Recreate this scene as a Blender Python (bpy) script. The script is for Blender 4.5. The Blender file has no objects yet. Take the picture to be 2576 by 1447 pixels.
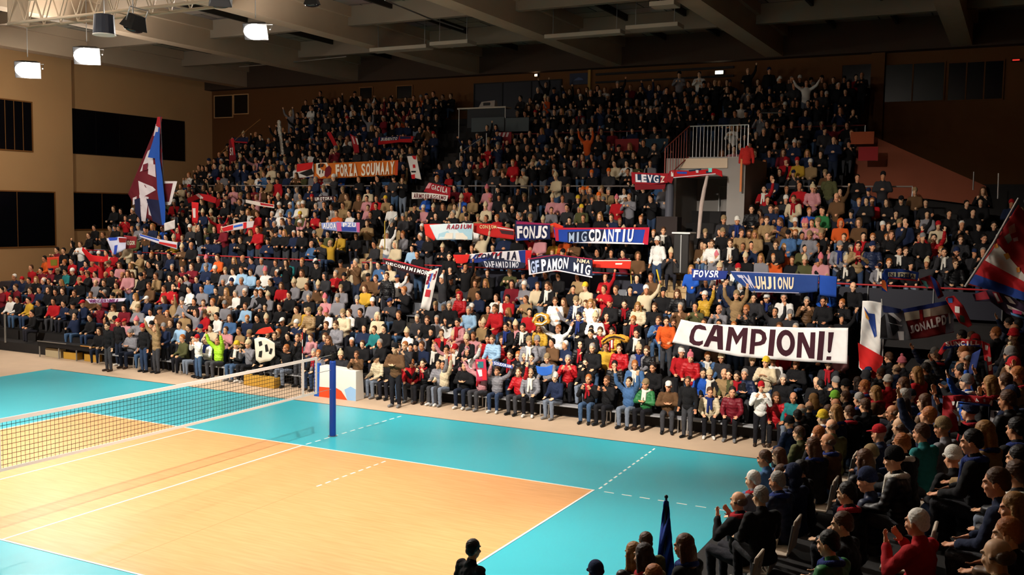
import bpy, bmesh, math, random
import numpy as np
from mathutils import Vector, Matrix, noise as mnoise

SC = bpy.context.scene
COL = SC.collection
PI = math.pi
RND = random.Random(7)

# ------------------------------------------------------------------ camera
IMG_W, IMG_H = 2576, 1447
F_PX = 2483.6
CAM = Vector((17.9503, -21.9707, 6.7437))
YAW, PITCH, ROLL = -0.4753, -0.0765, 0.0148
FW = Vector((math.sin(YAW)*math.cos(PITCH), math.cos(YAW)*math.cos(PITCH), math.sin(PITCH)))
_r0 = Vector((math.cos(YAW), -math.sin(YAW), 0)); _u0 = _r0.cross(FW)
RT = math.cos(ROLL)*_r0 + math.sin(ROLL)*_u0
UP = -math.sin(ROLL)*_r0 + math.cos(ROLL)*_u0
cam_data = bpy.data.cameras.new('camera'); cam = bpy.data.objects.new('camera', cam_data); COL.objects.link(cam)
cam_data.sensor_width = 36.0; cam_data.lens = F_PX/IMG_W*36.0; cam_data.clip_end = 300
cam.matrix_world = Matrix(((RT.x, UP.x, -FW.x, CAM.x), (RT.y, UP.y, -FW.y, CAM.y), (RT.z, UP.z, -FW.z, CAM.z), (0, 0, 0, 1)))
SC.camera = cam

def ray(px, py): return FW*F_PX + RT*(px-IMG_W/2) - UP*(py-IMG_H/2)
def atY(px, py, Y):
    d = ray(px, py); return CAM + d*((Y-CAM.y)/d.y)
def atX(px, py, X):
    d = ray(px, py); return CAM + d*((X-CAM.x)/d.x)
def atZ(px, py, Z):
    d = ray(px, py); return CAM + d*((Z-CAM.z)/d.z)

# ------------------------------------------------------------------ world, exposure
SC.view_settings.view_transform = 'Standard'
SC.view_settings.look = 'None'
SC.view_settings.gamma = 1.0
SC.view_settings.use_curve_mapping = False
SC.view_settings.exposure = 0.5
world = bpy.data.worlds.new('hall_air'); SC.world = world; world.use_nodes = True
world.node_tree.nodes['Background'].inputs[0].default_value = (1.0, .8, .62, 1)
world.node_tree.nodes['Background'].inputs[1].default_value = 0.008

# ------------------------------------------------------------------ lamps' light: the floods hung over the court (their housings come later), each with two added fill lights
#            x      y     z     aim (x, y, z)          watt    cone  blend
FLOODS = [(-25.6, 10.6, 13.3, (-17, -2, 0),           1300,   2.3, .6),
          (-19.0,  8.6, 13.3, (-12, -3, 0),           1300,   2.3, .6),
          ( -9.0,  8.2, 13.6, ( -6, -4, 0),           1100,   2.3, .6),
          (-20.0, -9.0, 14.0, (-20, 10.5, 3.2),      24000,   0.84, 1.0),
          (-10.0, -9.0, 14.0, (-10, 10.5, 3.2),      30000,   0.84, 1.0),
          ( -1.0, -9.0, 14.0, (  0, 10.5, 3.4),      32000,   0.84, 1.0),
          (  7.0, -9.0, 14.0, (  9, 10.5, 3.6),      38000,   0.84, 1.0),
          ( -9.0, -6.0, 14.0, ( -8, -8.0, 0),         8200,   1.7, 1.0),
          ( -1.0,  5.0, 14.0, ( -1, -4, 0),           1200,   1.9, .8),
          (  8.0,  5.0, 14.0, (  6, -4, 0),           1200,   1.9, .8),
          (-13.0,  0.0, 14.0, (-9, -3.0, 0),          4000,   1.9, .8),
          (  6.0, -6.0, 14.0, ( 1.0, -4.5, 0),        8600,   1.75, .9),
          ( -1.0, -2.0, 14.0, (15, -6.0, 3),         22000,   0.98, 1.0)]
FLOOD_COLOR = (1.0, .925, .83)
for (x, y, z, aim, watt, cone, blend) in FLOODS:
    ld = bpy.data.lights.new('flood_light', 'SPOT'); lo = bpy.data.objects.new('flood_light', ld); COL.objects.link(lo)
    ld.energy = watt; ld.color = FLOOD_COLOR; ld.spot_size = cone; ld.spot_blend = blend; ld.shadow_soft_size = .22
    lo.location = (x, y, z-.12);
    pd = bpy.data.lights.new('added_fill_point', 'POINT'); po = bpy.data.objects.new('added_fill_point', pd); COL.objects.link(po); pd.energy = 420 if x < -18 and y > 5 else 70; pd.color = FLOOD_COLOR; pd.shadow_soft_size = .2; po.location = (x, y, z-.5)  # added bare point light below each flood, fills walls and ceiling
    ud = bpy.data.lights.new('added_ceiling_fill', 'SPOT'); uo = bpy.data.objects.new('added_ceiling_fill', ud); COL.objects.link(uo); ud.energy = 1050; ud.color = FLOOD_COLOR; ud.spot_size = 2.75; ud.spot_blend = .7; ud.shadow_soft_size = .25; uo.location = (x+.75, y, z-.6); uo.rotation_euler = (PI, 0, 0)  # added unseen upward spot beside the housing, only brightens the ceiling
    lo.rotation_euler = (Vector(aim)-Vector((x, y, z))).to_track_quat('-Z', 'Y').to_euler()

# ------------------------------------------------------------------ materials
def new_mat(name):
    m = bpy.data.materials.new(name); m.use_nodes = True
    nt = m.node_tree; return m, nt, nt.nodes['Principled BSDF']
def lin(c):
    return tuple((v/12.92 if v <= .04045 else ((v+.055)/1.055)**2.4) for v in c)
def hexc(h): return lin(tuple(int(h[i:i+2], 16)/255 for i in (0, 2, 4)))
def mat(name, col, rough=.7, metal=0, nscale=0, namp=.15, bump=0, bscale=40, spec=.3):
    m, nt, b = new_mat(name)
    c = hexc(col) if isinstance(col, str) else col
    b.inputs['Base Color'].default_value = (*c, 1); b.inputs['Roughness'].default_value = rough
    b.inputs['Metallic'].default_value = metal; b.inputs['Specular IOR Level'].default_value = spec
    if nscale:
        tc = nt.nodes.new('ShaderNodeTexCoord'); n = nt.nodes.new('ShaderNodeTexNoise'); n.inputs['Scale'].default_value = nscale
        n.inputs['Detail'].default_value = 4
        nt.links.new(tc.outputs['Object'], n.inputs['Vector'])
        r = nt.nodes.new('ShaderNodeMapRange'); r.inputs[3].default_value = 1-namp; r.inputs[4].default_value = 1+namp
        nt.links.new(n.outputs['Fac'], r.inputs[0])
        mx = nt.nodes.new('ShaderNodeVectorMath'); mx.operation = 'MULTIPLY'; mx.inputs[0].default_value = c
        nt.links.new(r.outputs[0], mx.inputs[1]); nt.links.new(mx.outputs[0], b.inputs['Base Color'])
    if bump:
        tc = nt.nodes.new('ShaderNodeTexCoord'); n = nt.nodes.new('ShaderNodeTexNoise'); n.inputs['Scale'].default_value = bscale
        nt.links.new(tc.outputs['Object'], n.inputs['Vector'])
        bp = nt.nodes.new('ShaderNodeBump'); bp.inputs['Strength'].default_value = bump; bp.inputs['Distance'].default_value = .02
        nt.links.new(n.outputs['Fac'], bp.inputs['Height']); nt.links.new(bp.outputs[0], b.inputs['Normal'])
    return m
def emit(name, col, strength):
    m, nt, b = new_mat(name)
    b.inputs['Emission Color'].default_value = (*col, 1); b.inputs['Emission Strength'].default_value = strength
    b.inputs['Base Color'].default_value = (*col, 1); return m
def obj_color_mat(name, rough, bscale, bump, namp=.2, kind=None):
    """One material for every garment: the colour is the object's own."""
    m, nt, b = new_mat(name); b.inputs['Roughness'].default_value = rough; b.inputs['Specular IOR Level'].default_value = .25
    oi = nt.nodes.new('ShaderNodeObjectInfo'); tc = nt.nodes.new('ShaderNodeTexCoord')
    n = nt.nodes.new('ShaderNodeTexNoise'); n.inputs['Scale'].default_value = bscale; n.inputs['Detail'].default_value = 3
    nt.links.new(tc.outputs['Object'], n.inputs['Vector'])
    r = nt.nodes.new('ShaderNodeMapRange'); r.inputs[3].default_value = 1-namp; r.inputs[4].default_value = 1+namp
    nt.links.new(n.outputs['Fac'], r.inputs[0])
    mx = nt.nodes.new('ShaderNodeVectorMath'); mx.operation = 'MULTIPLY'
    nt.links.new(oi.outputs['Color'], mx.inputs[0]); nt.links.new(r.outputs[0], mx.inputs[1])
    src = mx.outputs[0]
    if kind == 'skin':
        at = nt.nodes.new('ShaderNodeAttribute'); at.attribute_name = 'face'
        mm = nt.nodes.new('ShaderNodeVectorMath'); mm.operation = 'MULTIPLY'
        nt.links.new(src, mm.inputs[0]); nt.links.new(at.outputs['Color'], mm.inputs[1]); src = mm.outputs[0]
    nt.links.new(src, b.inputs['Base Color'])
    bp = nt.nodes.new('ShaderNodeBump'); bp.inputs['Strength'].default_value = bump; bp.inputs['Distance'].default_value = .02
    h = n.outputs['Fac']
    if kind == 'puffer':
        w = nt.nodes.new('ShaderNodeTexWave'); w.bands_direction = 'Z'; w.inputs['Scale'].default_value = 4.2; w.inputs['Distortion'].default_value = 1.2
        nt.links.new(tc.outputs['Object'], w.inputs['Vector']); h = w.outputs['Fac']
    nt.links.new(h, bp.inputs['Height']); nt.links.new(bp.outputs[0], b.inputs['Normal'])
    return m

# ------------------------------------------------------------------ mesh helpers
class MB:
    """Collects closed shapes; build() links them as one mesh object."""
    def __init__(s): s.v = []; s.f = []; s.m = []
    def add(s, vs, fs, mi=0):
        o = len(s.v); s.v += [tuple(v) for v in vs]; s.f += [tuple(i+o for i in f) for f in fs]; s.m += [mi]*len(fs)
    def hexa(s, P, mi=0):   # 8 corners: bottom ring 0-3, top ring 4-7
        s.add(P, [(3, 2, 1, 0), (4, 5, 6, 7), (0, 1, 5, 4), (1, 2, 6, 5), (2, 3, 7, 6), (3, 0, 4, 7)], mi)
    def box(s, lo, hi, mi=0):
        x0, y0, z0 = lo; x1, y1, z1 = hi
        s.hexa([(x0, y0, z0), (x1, y0, z0), (x1, y1, z0), (x0, y1, z0), (x0, y0, z1), (x1, y0, z1), (x1, y1, z1), (x0, y1, z1)], mi)
    def tube(s, pts, r, n=8, mi=0, cap=True):
        pts = [Vector(p) for p in pts]; rs = r if isinstance(r, (list, tuple)) else [r]*len(pts)
        rings = []; prev = None
        for i, p in enumerate(pts):
            d = (pts[min(i+1, len(pts)-1)]-pts[max(i-1, 0)]).normalized()
            a = prev if prev is not None else Vector((0, 0, 1)) if abs(d.z) < .9 else Vector((1, 0, 0))
            u = (a-d*a.dot(d)).normalized(); prev = u; w = d.cross(u)
            rings.append([p+(u*math.cos(2*PI*k/n)+w*math.sin(2*PI*k/n))*rs[i] for k in range(n)])
        vs = [v for rg in rings for v in rg]; fs = []
        for i in range(len(rings)-1):
            for k in range(n): fs.append((i*n+k, i*n+(k+1) % n, (i+1)*n+(k+1) % n, (i+1)*n+k))
        if cap: fs += [tuple(range(n))[::-1], tuple((len(rings)-1)*n+k for k in range(n))]
        s.add(vs, fs, mi)
    def ball(s, c, r, n=12, m=8, rot=None, mi=0):
        c = Vector(c); r = Vector(r) if not isinstance(r, (int, float)) else Vector((r, r, r)); vs = []; fs = []
        for j in range(m+1):
            th = PI*j/m
            for k in range(n):
                v = Vector((math.sin(th)*math.cos(2*PI*k/n)*r.x, math.sin(th)*math.sin(2*PI*k/n)*r.y, math.cos(th)*r.z))
                vs.append(c+(rot @ v if rot else v))
        for j in range(m):
            for k in range(n): fs.append((j*n+k, (j+1)*n+k, (j+1)*n+(k+1) % n, j*n+(k+1) % n))
        s.add(vs, fs, mi)
    def capsule(s, a, b, ra, rb, n=10):
        a, b = Vector(a), Vector(b); d = (b-a); L = d.length or 1e-6; d = d/L; pts = []; rs = []
        for t in (-.98, -.8, -.5): pts.append(a+d*ra*t); rs.append(ra*math.sqrt(1-t*t))
        pts.append(a); rs.append(ra); pts.append(b); rs.append(rb)
        for t in (.5, .8, .98): pts.append(b+d*rb*t); rs.append(rb*math.sqrt(1-t*t))
        s.tube(pts, rs, n)
    def mesh(s, name, mats=(), smooth=False):
        me = bpy.data.meshes.new(name); me.from_pydata(s.v, [], s.f)
        for m in mats: me.materials.append(m)
        if any(s.m): me.polygons.foreach_set('material_index', s.m)
        bm = bmesh.new(); bm.from_mesh(me); bmesh.ops.remove_doubles(bm, verts=bm.verts, dist=1e-6)
        bmesh.ops.recalc_face_normals(bm, faces=bm.faces); bm.to_mesh(me); bm.free()
        if smooth: me.polygons.foreach_set('use_smooth', [True]*len(me.polygons))
        me.update(); return me
    def build(s, name, mats, parent=None, smooth=False, bevel=0):
        mats = mats if isinstance(mats, (list, tuple)) else [mats]
        o = bpy.data.objects.new(name, s.mesh(name, mats, smooth)); COL.objects.link(o)
        if parent is not None: o.parent = parent
        if bevel:
            b = o.modifiers.new('edge', 'BEVEL'); b.width = bevel; b.segments = 2; b.limit_method = 'ANGLE'
        return o
def tag(o, label=None, cat=None, group=None, kind=None):
    if label: o['label'] = label
    if cat: o['category'] = cat
    if group: o['group'] = group
    if kind: o['kind'] = kind
    return o
def empty(name, loc=(0, 0, 0), rz=0):
    o = bpy.data.objects.new(name, None); COL.objects.link(o); o.location = loc; o.rotation_euler = (0, 0, rz); o.empty_display_size = .2
    return o
def struct(o): o['kind'] = 'structure'; return o
def sbox(name, lo, hi, m): b = MB(); b.box(lo, hi); return struct(b.build(name, m))
def copy_tree(o, parent=None):
    c = o.copy(); COL.objects.link(c)
    if parent is not None: c.parent = parent
    for ch in o.children: copy_tree(ch, c)
    return c
# ================================================================== the hall
M_beige = mat('beige_hall_floor', 'bfa68c', .55, nscale=1.2, namp=.12)
M_teal = mat('teal_court_vinyl', '3aaab8', .34, nscale=.6, namp=.05, spec=.45)
M_line = mat('white_court_line', 'e9e6e0', .5)
M_black = mat('black_paint', '0d0c0d', .6)
M_dark = mat('dark_deck', '1d1a19', .8, nscale=3, namp=.3)
M_conc = mat('grey_concrete', '6e6862', .85, nscale=2.5, namp=.2, bump=.2)
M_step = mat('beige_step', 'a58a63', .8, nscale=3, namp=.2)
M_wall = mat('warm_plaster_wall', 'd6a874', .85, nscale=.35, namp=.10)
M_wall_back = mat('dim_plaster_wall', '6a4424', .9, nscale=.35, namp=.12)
M_beam = mat('concrete_beam', 'b09a82', .85, nscale=.7, namp=.12)
M_glass_dark = mat('dark_window_glass', '0a0b10', .18, spec=.5)
M_frame = mat('ochre_frame', '8a5a2c', .6)
M_metal = mat('galvanised_metal', '9a9a98', .35, metal=.8)
M_red_rail = mat('red_rail', 'a01e22', .45)
M_white = mat('white_plastic', 'e4e2de', .45)
M_navy = mat('navy_plastic', '16203a', .5)

def wood_mat():
    m, nt, b = new_mat('orange_wood_floor'); b.inputs['Roughness'].default_value = .36; b.inputs['Specular IOR Level'].default_value = .4
    tc = nt.nodes.new('ShaderNodeTexCoord'); mp = nt.nodes.new('ShaderNodeMapping'); mp.inputs['Scale'].default_value = (.7, 7, 1); mp.inputs['Rotation'].default_value = (0, 0, .10)
    n = nt.nodes.new('ShaderNodeTexNoise'); n.inputs['Scale'].default_value = 1.6; n.inputs['Detail'].default_value = 6
    nt.links.new(tc.outputs['Object'], mp.inputs[0]); nt.links.new(mp.outputs[0], n.inputs['Vector'])
    cr = nt.nodes.new('ShaderNodeValToRGB'); cr.color_ramp.elements[0].position = .3; cr.color_ramp.elements[1].position = .7
    cr.color_ramp.elements[0].color = (*hexc('d0965f'), 1); cr.color_ramp.elements[1].color = (*hexc('dea770'), 1)
    nt.links.new(n.outputs['Fac'], cr.inputs[0]); nt.links.new(cr.outputs[0], b.inputs['Base Color']); return m
M_wood = wood_mat()

sbox('floor', (-34, -26, -.3), (26, 32, 0), M_beige)
TEAL = (-17.35, -15.0, 13.0, 5.15); CRT = (-9.0, -9.4, 9.0, 0.0)
sbox('court_surround_floor', (TEAL[0], TEAL[1], .0), (TEAL[2], TEAL[3], .006), M_teal)
sbox('court_floor', (CRT[0], CRT[1], .006), (CRT[2], CRT[3], .010), M_wood)
sbox('trim_1', (TEAL[0], TEAL[3], 0), (TEAL[2], TEAL[3]+.05, .008), mat('brown_floor_strip', '3a2620', .6))
# white court lines
for nm, lo, hi in [('court_line_side_far', (-9, -.05, .01), (9, 0, .013)), ('court_line_side_near', (-9, -9.4, .01), (9, -9.35, .013)),
                   ('court_line_end', (8.95, -9.4, .011), (9, 0, .0135)), ('court_line_end_far', (-9, -9.4, .011), (-8.95, 0, .0135)),
                   ('court_line_centre', (-.025, -9.4, .011), (.025, 0, .0135)), ('court_line_attack_far', (-4.055, -9.4, .011), (-4.005, 0, .0135))]:
    sbox(nm, lo, hi, M_line)
def dashes(name, p, q, n, duty=.55, w=.05):
    p, q = Vector(p), Vector(q); d = q-p; s = Vector((-d.y, d.x, 0)).normalized()*w/2; mb = MB()
    for i in range(n):
        a = p+d*(i/n); b = p+d*((i+duty)/n)
        mb.hexa([a-s, b-s, b+s, a+s]+[v+Vector((0, 0, .003)) for v in (a-s, b-s, b+s, a+s)])
    return struct(mb.build(name, M_line))
dashes('court_line_dashed_centre', (0, .15, .0065), (.15, 5.0, .0065), 12)
dashes('court_line_dashed_end', (9.05, .15, .0065), (8.85, 5.0, .0065), 13)
dashes('court_line_dashed_side', (9.25, -.02, .0065), (12.9, -.05, .0065), 8)
dashes('court_line_dashed_attack', (3.05, -.3, .0105), (3.0, -3.3, .0105), 9)
sbox('court_line_attack_near', (2.99, -9.4, .0105), (3.005, -3.3, .0112), mat('worn_line', 'c58f5c', .5))

# ------------------------------------------------------------------ grandstand rows: (y, z of the foot level, tier)
ROWS = []
for i in range(8): ROWS.append((7.25+.8*i, .42*i, 'A'))
for j in range(7): ROWS.append((14.75+.8*j, 3.75+.44*j, 'B'))
for j in range(6): ROWS.append((21.1+.8*j, 7.2+.45*j, 'C'))
for j in range(5): ROWS.append((26.4+.75*j, 10.25+.48*j, 'D'))
TIER_X = {'A': (-27.5, 13.0), 'B': (-27.0, 19.0), 'C': (-26.5, 10.9), 'D': (-24.0, 10.5)}
def deck(name, tier, m, y_back):
    rows = [r for r in ROWS if r[2] == tier]; x0, x1 = TIER_X[tier]; mb = MB()
    for k, (y, z, t) in enumerate(rows):
        ya = y-.42; yb = rows[k+1][0]-.42 if k+1 < len(rows) else y_back
        zb = max(z-1.2, -.02)
        if z > .01: mb.box((x0, ya, zb), (x1, yb, z))
    return struct(mb.build(name, m))
deck('stand_deck', 'A', M_dark, 13.6); deck('stand_deck', 'B', M_dark, 20.3); deck('stand_deck', 'C', M_dark, 25.8); deck('stand_deck', 'D', M_dark, 30.2)
sbox('stand_walkway', (-27.5, 13.2, 2.4), (19, 14.3, 3.3), M_dark)
sbox('stand_walkway', (-27.5, 19.9, 6.0), (19, 20.6, 6.9), M_dark)
sbox('stand_walkway', (-27.5, 25.3, 9.0), (12.2, 25.95, 9.9), M_dark)
# the end stand on the right: rows along the court's end, rising away from it
EX0, EDX, EZ0, EDZ, EN = 13.55, .88, .75, .40, 12
EROWS = [(EX0+EDX*m, EZ0+EDZ*m) for m in range(EN)]
mb = MB()
for m, (x, z) in enumerate(EROWS): mb.box((x-.45, -15.5, -.02), (x-.45+EDX if m+1 < EN else 26, 6.6, z))
struct(mb.build('end_stand_deck', M_dark))
mb = MB()
for m in range(EN): mb.box((EX0+EDX*m-.45, 6.6, -.02), (EX0+EDX*(m+1)-.45 if m+1 < EN else 26, 13.4, EZ0+EDZ*m+.5))
struct(mb.build('corner_stand_deck', M_dark))

# ------------------------------------------------------------------ walls
XL, YB = -33.0, 30.6
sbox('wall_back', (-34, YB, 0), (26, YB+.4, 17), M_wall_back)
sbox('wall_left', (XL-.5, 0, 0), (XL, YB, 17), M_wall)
a = atX(170, 600, XL)
sbox('wall_left_pier', (XL, -2, 0), (XL+.6, a.y, 17), M_wall)
def wall_window(name, q0, q1, X, frame=M_frame, bars=2, depth=.06):
    """dark glass in a frame, set on the left wall: q0, q1 are opposite corners in the photograph"""
    a, b = atX(*q0, X), atX(*q1, X); y0, y1 = sorted((a.y, b.y)); z0, z1 = sorted((a.z, b.z))
    mb = MB(); mb.box((X, y0, z0), (X+depth*.5, y1, z1)); o = struct(mb.build(name, M_glass_dark))
    f = MB(); w = .07
    f.box((X, y0-w, z0-w), (X+depth, y1+w, z0)); f.box((X, y0-w, z1), (X+depth, y1+w, z1+w))
    f.box((X, y0-w, z0), (X+depth, y0, z1)); f.box((X, y1, z0), (X+depth, y1+w, z1))
    for k in range(1, bars+1):
        y = y0+(y1-y0)*k/(bars+1); f.box((X, y-.02, z0), (X+depth*.7, y+.02, z1))
    fr = f.build('window_frame', frame); fr.parent = o
    return o
XP = XL+.6
wall_window('window_1', (-60, 243), (80, 380), XP, bars=5)
wall_window('door_1', (-60, 480), (138, 618), XP, bars=1)
wall_window('window_2', (177, 275), (462, 403), XL, M_black, bars=4)
wall_window('window_3', (177, 485), (330, 575), XL, bars=1)
def back_window(name, q0, q1, frame=M_frame, glass=M_glass_dark, bars=0, d=.07):
    Y = YB; a, b = atY(*q0, Y), atY(*q1, Y); x0, x1 = sorted((a.x, b.x)); z0, z1 = sorted((a.z, b.z))
    mb = MB(); mb.box((x0, Y-d*.4, z0), (x1, Y, z1)); o = struct(mb.build(name, glass)); f = MB(); w = .06
    f.box((x0-w, Y-d, z0-w), (x1+w, Y, z0)); f.box((x0-w, Y-d, z1), (x1+w, Y, z1+w)); f.box((x0-w, Y-d, z0), (x0, Y, z1)); f.box((x1, Y-d, z0), (x1+w, Y, z1))
    for k in range(1, bars+1):
        x = x0+(x1-x0)*k/(bars+1); f.box((x-.03, Y-d, z0), (x+.03, Y, z1))
    fr = f.build('window_frame', frame); fr.parent = o; return o
back_window('window_4', (907, 222), (937, 248)); back_window('window_5', (1000, 218), (1037, 247))
back_window('window_6', (541, 243), (586, 294), M_wall); back_window('window_7', (590, 240), (625, 285), M_wall)
back_window('door_2', (1195, 213), (1410, 300), M_black, mat('dark_blue_door', '0c0d1c', .5), bars=2)
back_window('window_8', (2222, 165), (2372, 252), M_wall_back, mat('green_dark_glass', '07100a', .25), bars=1)
back_window('window_9', (2388, 160), (2520, 248), M_wall_back, bars=2); back_window('window_10', (2120, 165), (2195, 240), M_wall_back)
a, b = atY(2195, 130, YB), atY(2222, 290, YB); sbox('wall_back_pilaster', (a.x, YB-.3, 5), (b.x, YB, 15.2), M_wall_back)
a = atY(1484, 200, YB); sbox('trim_2', (a.x-.08, YB-.12, a.z-1.2), (a.x+.08, YB, 15), mat('yellow_post', '9a7a2c', .6))
a, b = atY(1500, 188, YB), atY(1800, 190, YB); sbox('trim_3', (a.x, YB-.12, a.z-.06), (b.x+1, YB, a.z+.06), M_black); sbox('trim_4', (a.x, YB-.12, a.z-.5), (b.x+1, YB, a.z-.4), M_black)
# sign boards on the back wall
a, b = atY(1435, 186, YB), atY(1480, 212, YB); mb = MB(); mb.box((a.x, YB-.1, b.z), (b.x, YB-.03, a.z)); o = mb.build('wall_sign', M_navy)
mb = MB(); c = (a+b)/2; mb.add([(c.x-.3, YB-.105, c.z-.08), (c.x+.3, YB-.105, c.z-.08), (c.x+.22, YB-.105, c.z+.02), (c.x, YB-.105, c.z+.09), (c.x-.2, YB-.105, c.z)], [(0, 1, 2, 3, 4)]); mb.build('pale_mark', mat('pale_blue_print', '4a5a80', .6), o)
tag(o, 'small navy sign board high on the back wall above the upper rows', 'sign')
def lit_sign(px, py, w, h, col, s, label):
    a = atY(px, py, YB); mb = MB(); mb.box((a.x-w/2-.04, YB-.14, a.z-h/2-.04), (a.x+w/2+.04, YB-.02, a.z+h/2+.04)); o = mb.build('emergency_light', M_black)
    mb = MB(); mb.box((a.x-w/2, YB-.16, a.z-h/2), (a.x+w/2, YB-.14, a.z+h/2)); mb.build('lit_panel', emit('lit_panel', col, s), o); tag(o, label, 'light'); return o
lit_sign(1811, 183, .42, .17, (1, .95, .7), 6, 'lit white emergency sign on the back wall above the dark upper rows')
lit_sign(1351, 190, .16, .12, (1, .6, .3), 8, 'small warm lamp glowing above the dark blue doors')
lit_sign(2556, 152, .3, .06, (1, .05, .03), .5, 'thin red indicator light high on the far right of the back wall')
# concrete parapet that slopes down on the right of the upper tiers
P = [atY(2150, 338, 24.0), atY(2195, 342, 24.0), atY(2330, 402, 24.0), atY(2480, 468, 24.0), atY(2490, 520, 24.0), atY(2330, 500, 24.0), atY(2200, 500, 24.0), atY(2150, 450, 24.0)]
mb = MB(); n = len(P); mb.add([(p.x, 24.0, p.z) for p in P]+[(p.x, 24.25, p.z) for p in P], [tuple(range(n))[::-1], tuple(range(n, 2*n))]+[(i, (i+1) % n, n+(i+1) % n, n+i) for i in range(n)])
struct(mb.build('parapet_wall', mat('red_brown_parapet', '8a4a32', .85, nscale=1, namp=.15)))
a = atY(2300, 500, 27.0); sbox('upper_side_deck', (11.5, 24.4, 4), (24, YB, atY(2400, 440, 24.4).z-.4), M_dark)

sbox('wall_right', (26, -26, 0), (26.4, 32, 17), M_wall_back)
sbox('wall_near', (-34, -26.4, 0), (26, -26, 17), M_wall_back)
# ------------------------------------------------------------------ ceiling
ZB = 14.9
def ceil_mat():
    m, nt, b = new_mat('ceiling_panels'); b.inputs['Roughness'].default_value = .9
    tc = nt.nodes.new('ShaderNodeTexCoord'); br = nt.nodes.new('ShaderNodeTexBrick'); br.offset = .3
    br.inputs['Scale'].default_value = 1; br.inputs['Brick Width'].default_value = 2.4; br.inputs['Row Height'].default_value = 1.2; br.inputs['Mortar Size'].default_value = .035
    br.inputs['Color1'].default_value = (*hexc('b3a797'), 1); br.inputs['Color2'].default_value = (*hexc('877c72'), 1); br.inputs['Mortar'].default_value = (*hexc('1c1816'), 1)
    nt.links.new(tc.outputs['Object'], br.inputs['Vector']); n = nt.nodes.new('ShaderNodeTexNoise'); n.inputs['Scale'].default_value = .5
    nt.links.new(tc.outputs['Object'], n.inputs['Vector'])
    mx = nt.nodes.new('ShaderNodeMix'); mx.data_type = 'RGBA'; mx.blend_type = 'MULTIPLY'; mx.inputs[0].default_value = .5
    nt.links.new(br.outputs['Color'], mx.inputs[6]); nt.links.new(n.outputs['Color'], mx.inputs[7]); nt.links.new(mx.outputs[2], b.inputs['Base Color']); return m
sbox('ceiling', (-34, -26, 16.4), (26, 32, 16.7), ceil_mat())
for k, x in enumerate((-29.6, -20.4, -11.6, -2.6, 6.2, 15.0, 23.5)):
    mb = MB(); mb.box((x-.45, -20, ZB), (x+.45, YB, 16.4)); mb.box((x-.65, -20, 15.9), (x+.65, YB, 16.4)); struct(mb.build('ceiling_beam', M_beam))
sbox('ceiling_edge_beam', (-33, YB-.7, ZB-.05), (26, YB, 16.4), mat('dark_beam', '4a3a30', .9))
for y in (3.2, 10.2, 17.2, 24.2): sbox('ceiling_cross_beam', (-33, y-.16, 15.5), (26, y+.16, 16.4), mat('cross_beam', '877868', .9))
mb = MB()
for x0 in (-29.6, -20.4, -11.6, -2.6, 6.2, 15):
    for k in (.33, .66): mb.box((x0+8.9*k-.06, -18, 16.1), (x0+8.9*k+.06, YB, 16.4))
struct(mb.build('ceiling_joists', mat('dark_joist', '2e2822', .9)))
# hanging acoustic slabs and pipes under the ceiling
M_slab = mat('pale_acoustic_slab', 'a39686', .9)
def slab(px0, px1, py, z, y_w, label):
    a, b = atZ(px0, py, z), atZ(px1, py-.056*(px1-px0), z); y = (a.y+b.y)/2
    mb = MB(); mb.box((a.x, y-y_w, z), (b.x, y+y_w, z+.18)); o = mb.build('ceiling_panel', M_slab, bevel=.02)
    for x in (a.x+.3, b.x-.3):
        r = MB(); r.tube([(x, y, z+.18), (x, y, 16.4)], .015); r.build('hanger_rod', M_metal, o)
    return tag(o, label, 'ceiling panel')
slab(935, 1085, 132, 14.6, .35, 'long pale slab hung under the ceiling left of the middle beam')
slab(1090, 1190, 118, 14.6, .45, 'short pale slab hung against the middle ceiling beam')
slab(1372, 1570, 98, 14.6, .3, 'long thin pale slab hung right of the middle beam')
slab(1580, 1715, 78, 14.6, .45, 'bright pale slab hung near the next beam on the right')
slab(1640, 1705, 20, 14.6, .4, 'small pale slab hung at the top edge above the right rows')
def pipe(pts, label, r=.035):
    mb = MB(); mb.tube([atZ(*q, 15.2) for q in pts], r); return tag(mb.build('ceiling_pipe', M_metal), label, 'pipe')
pipe([(602, 168), (720, 158), (872, 142)], 'thin bright pipe under the ceiling above the left rows')
pipe([(968, 0), (1080, 46), (1165, 74)], 'thin steel pipe running back beside the middle ceiling beam')

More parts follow.
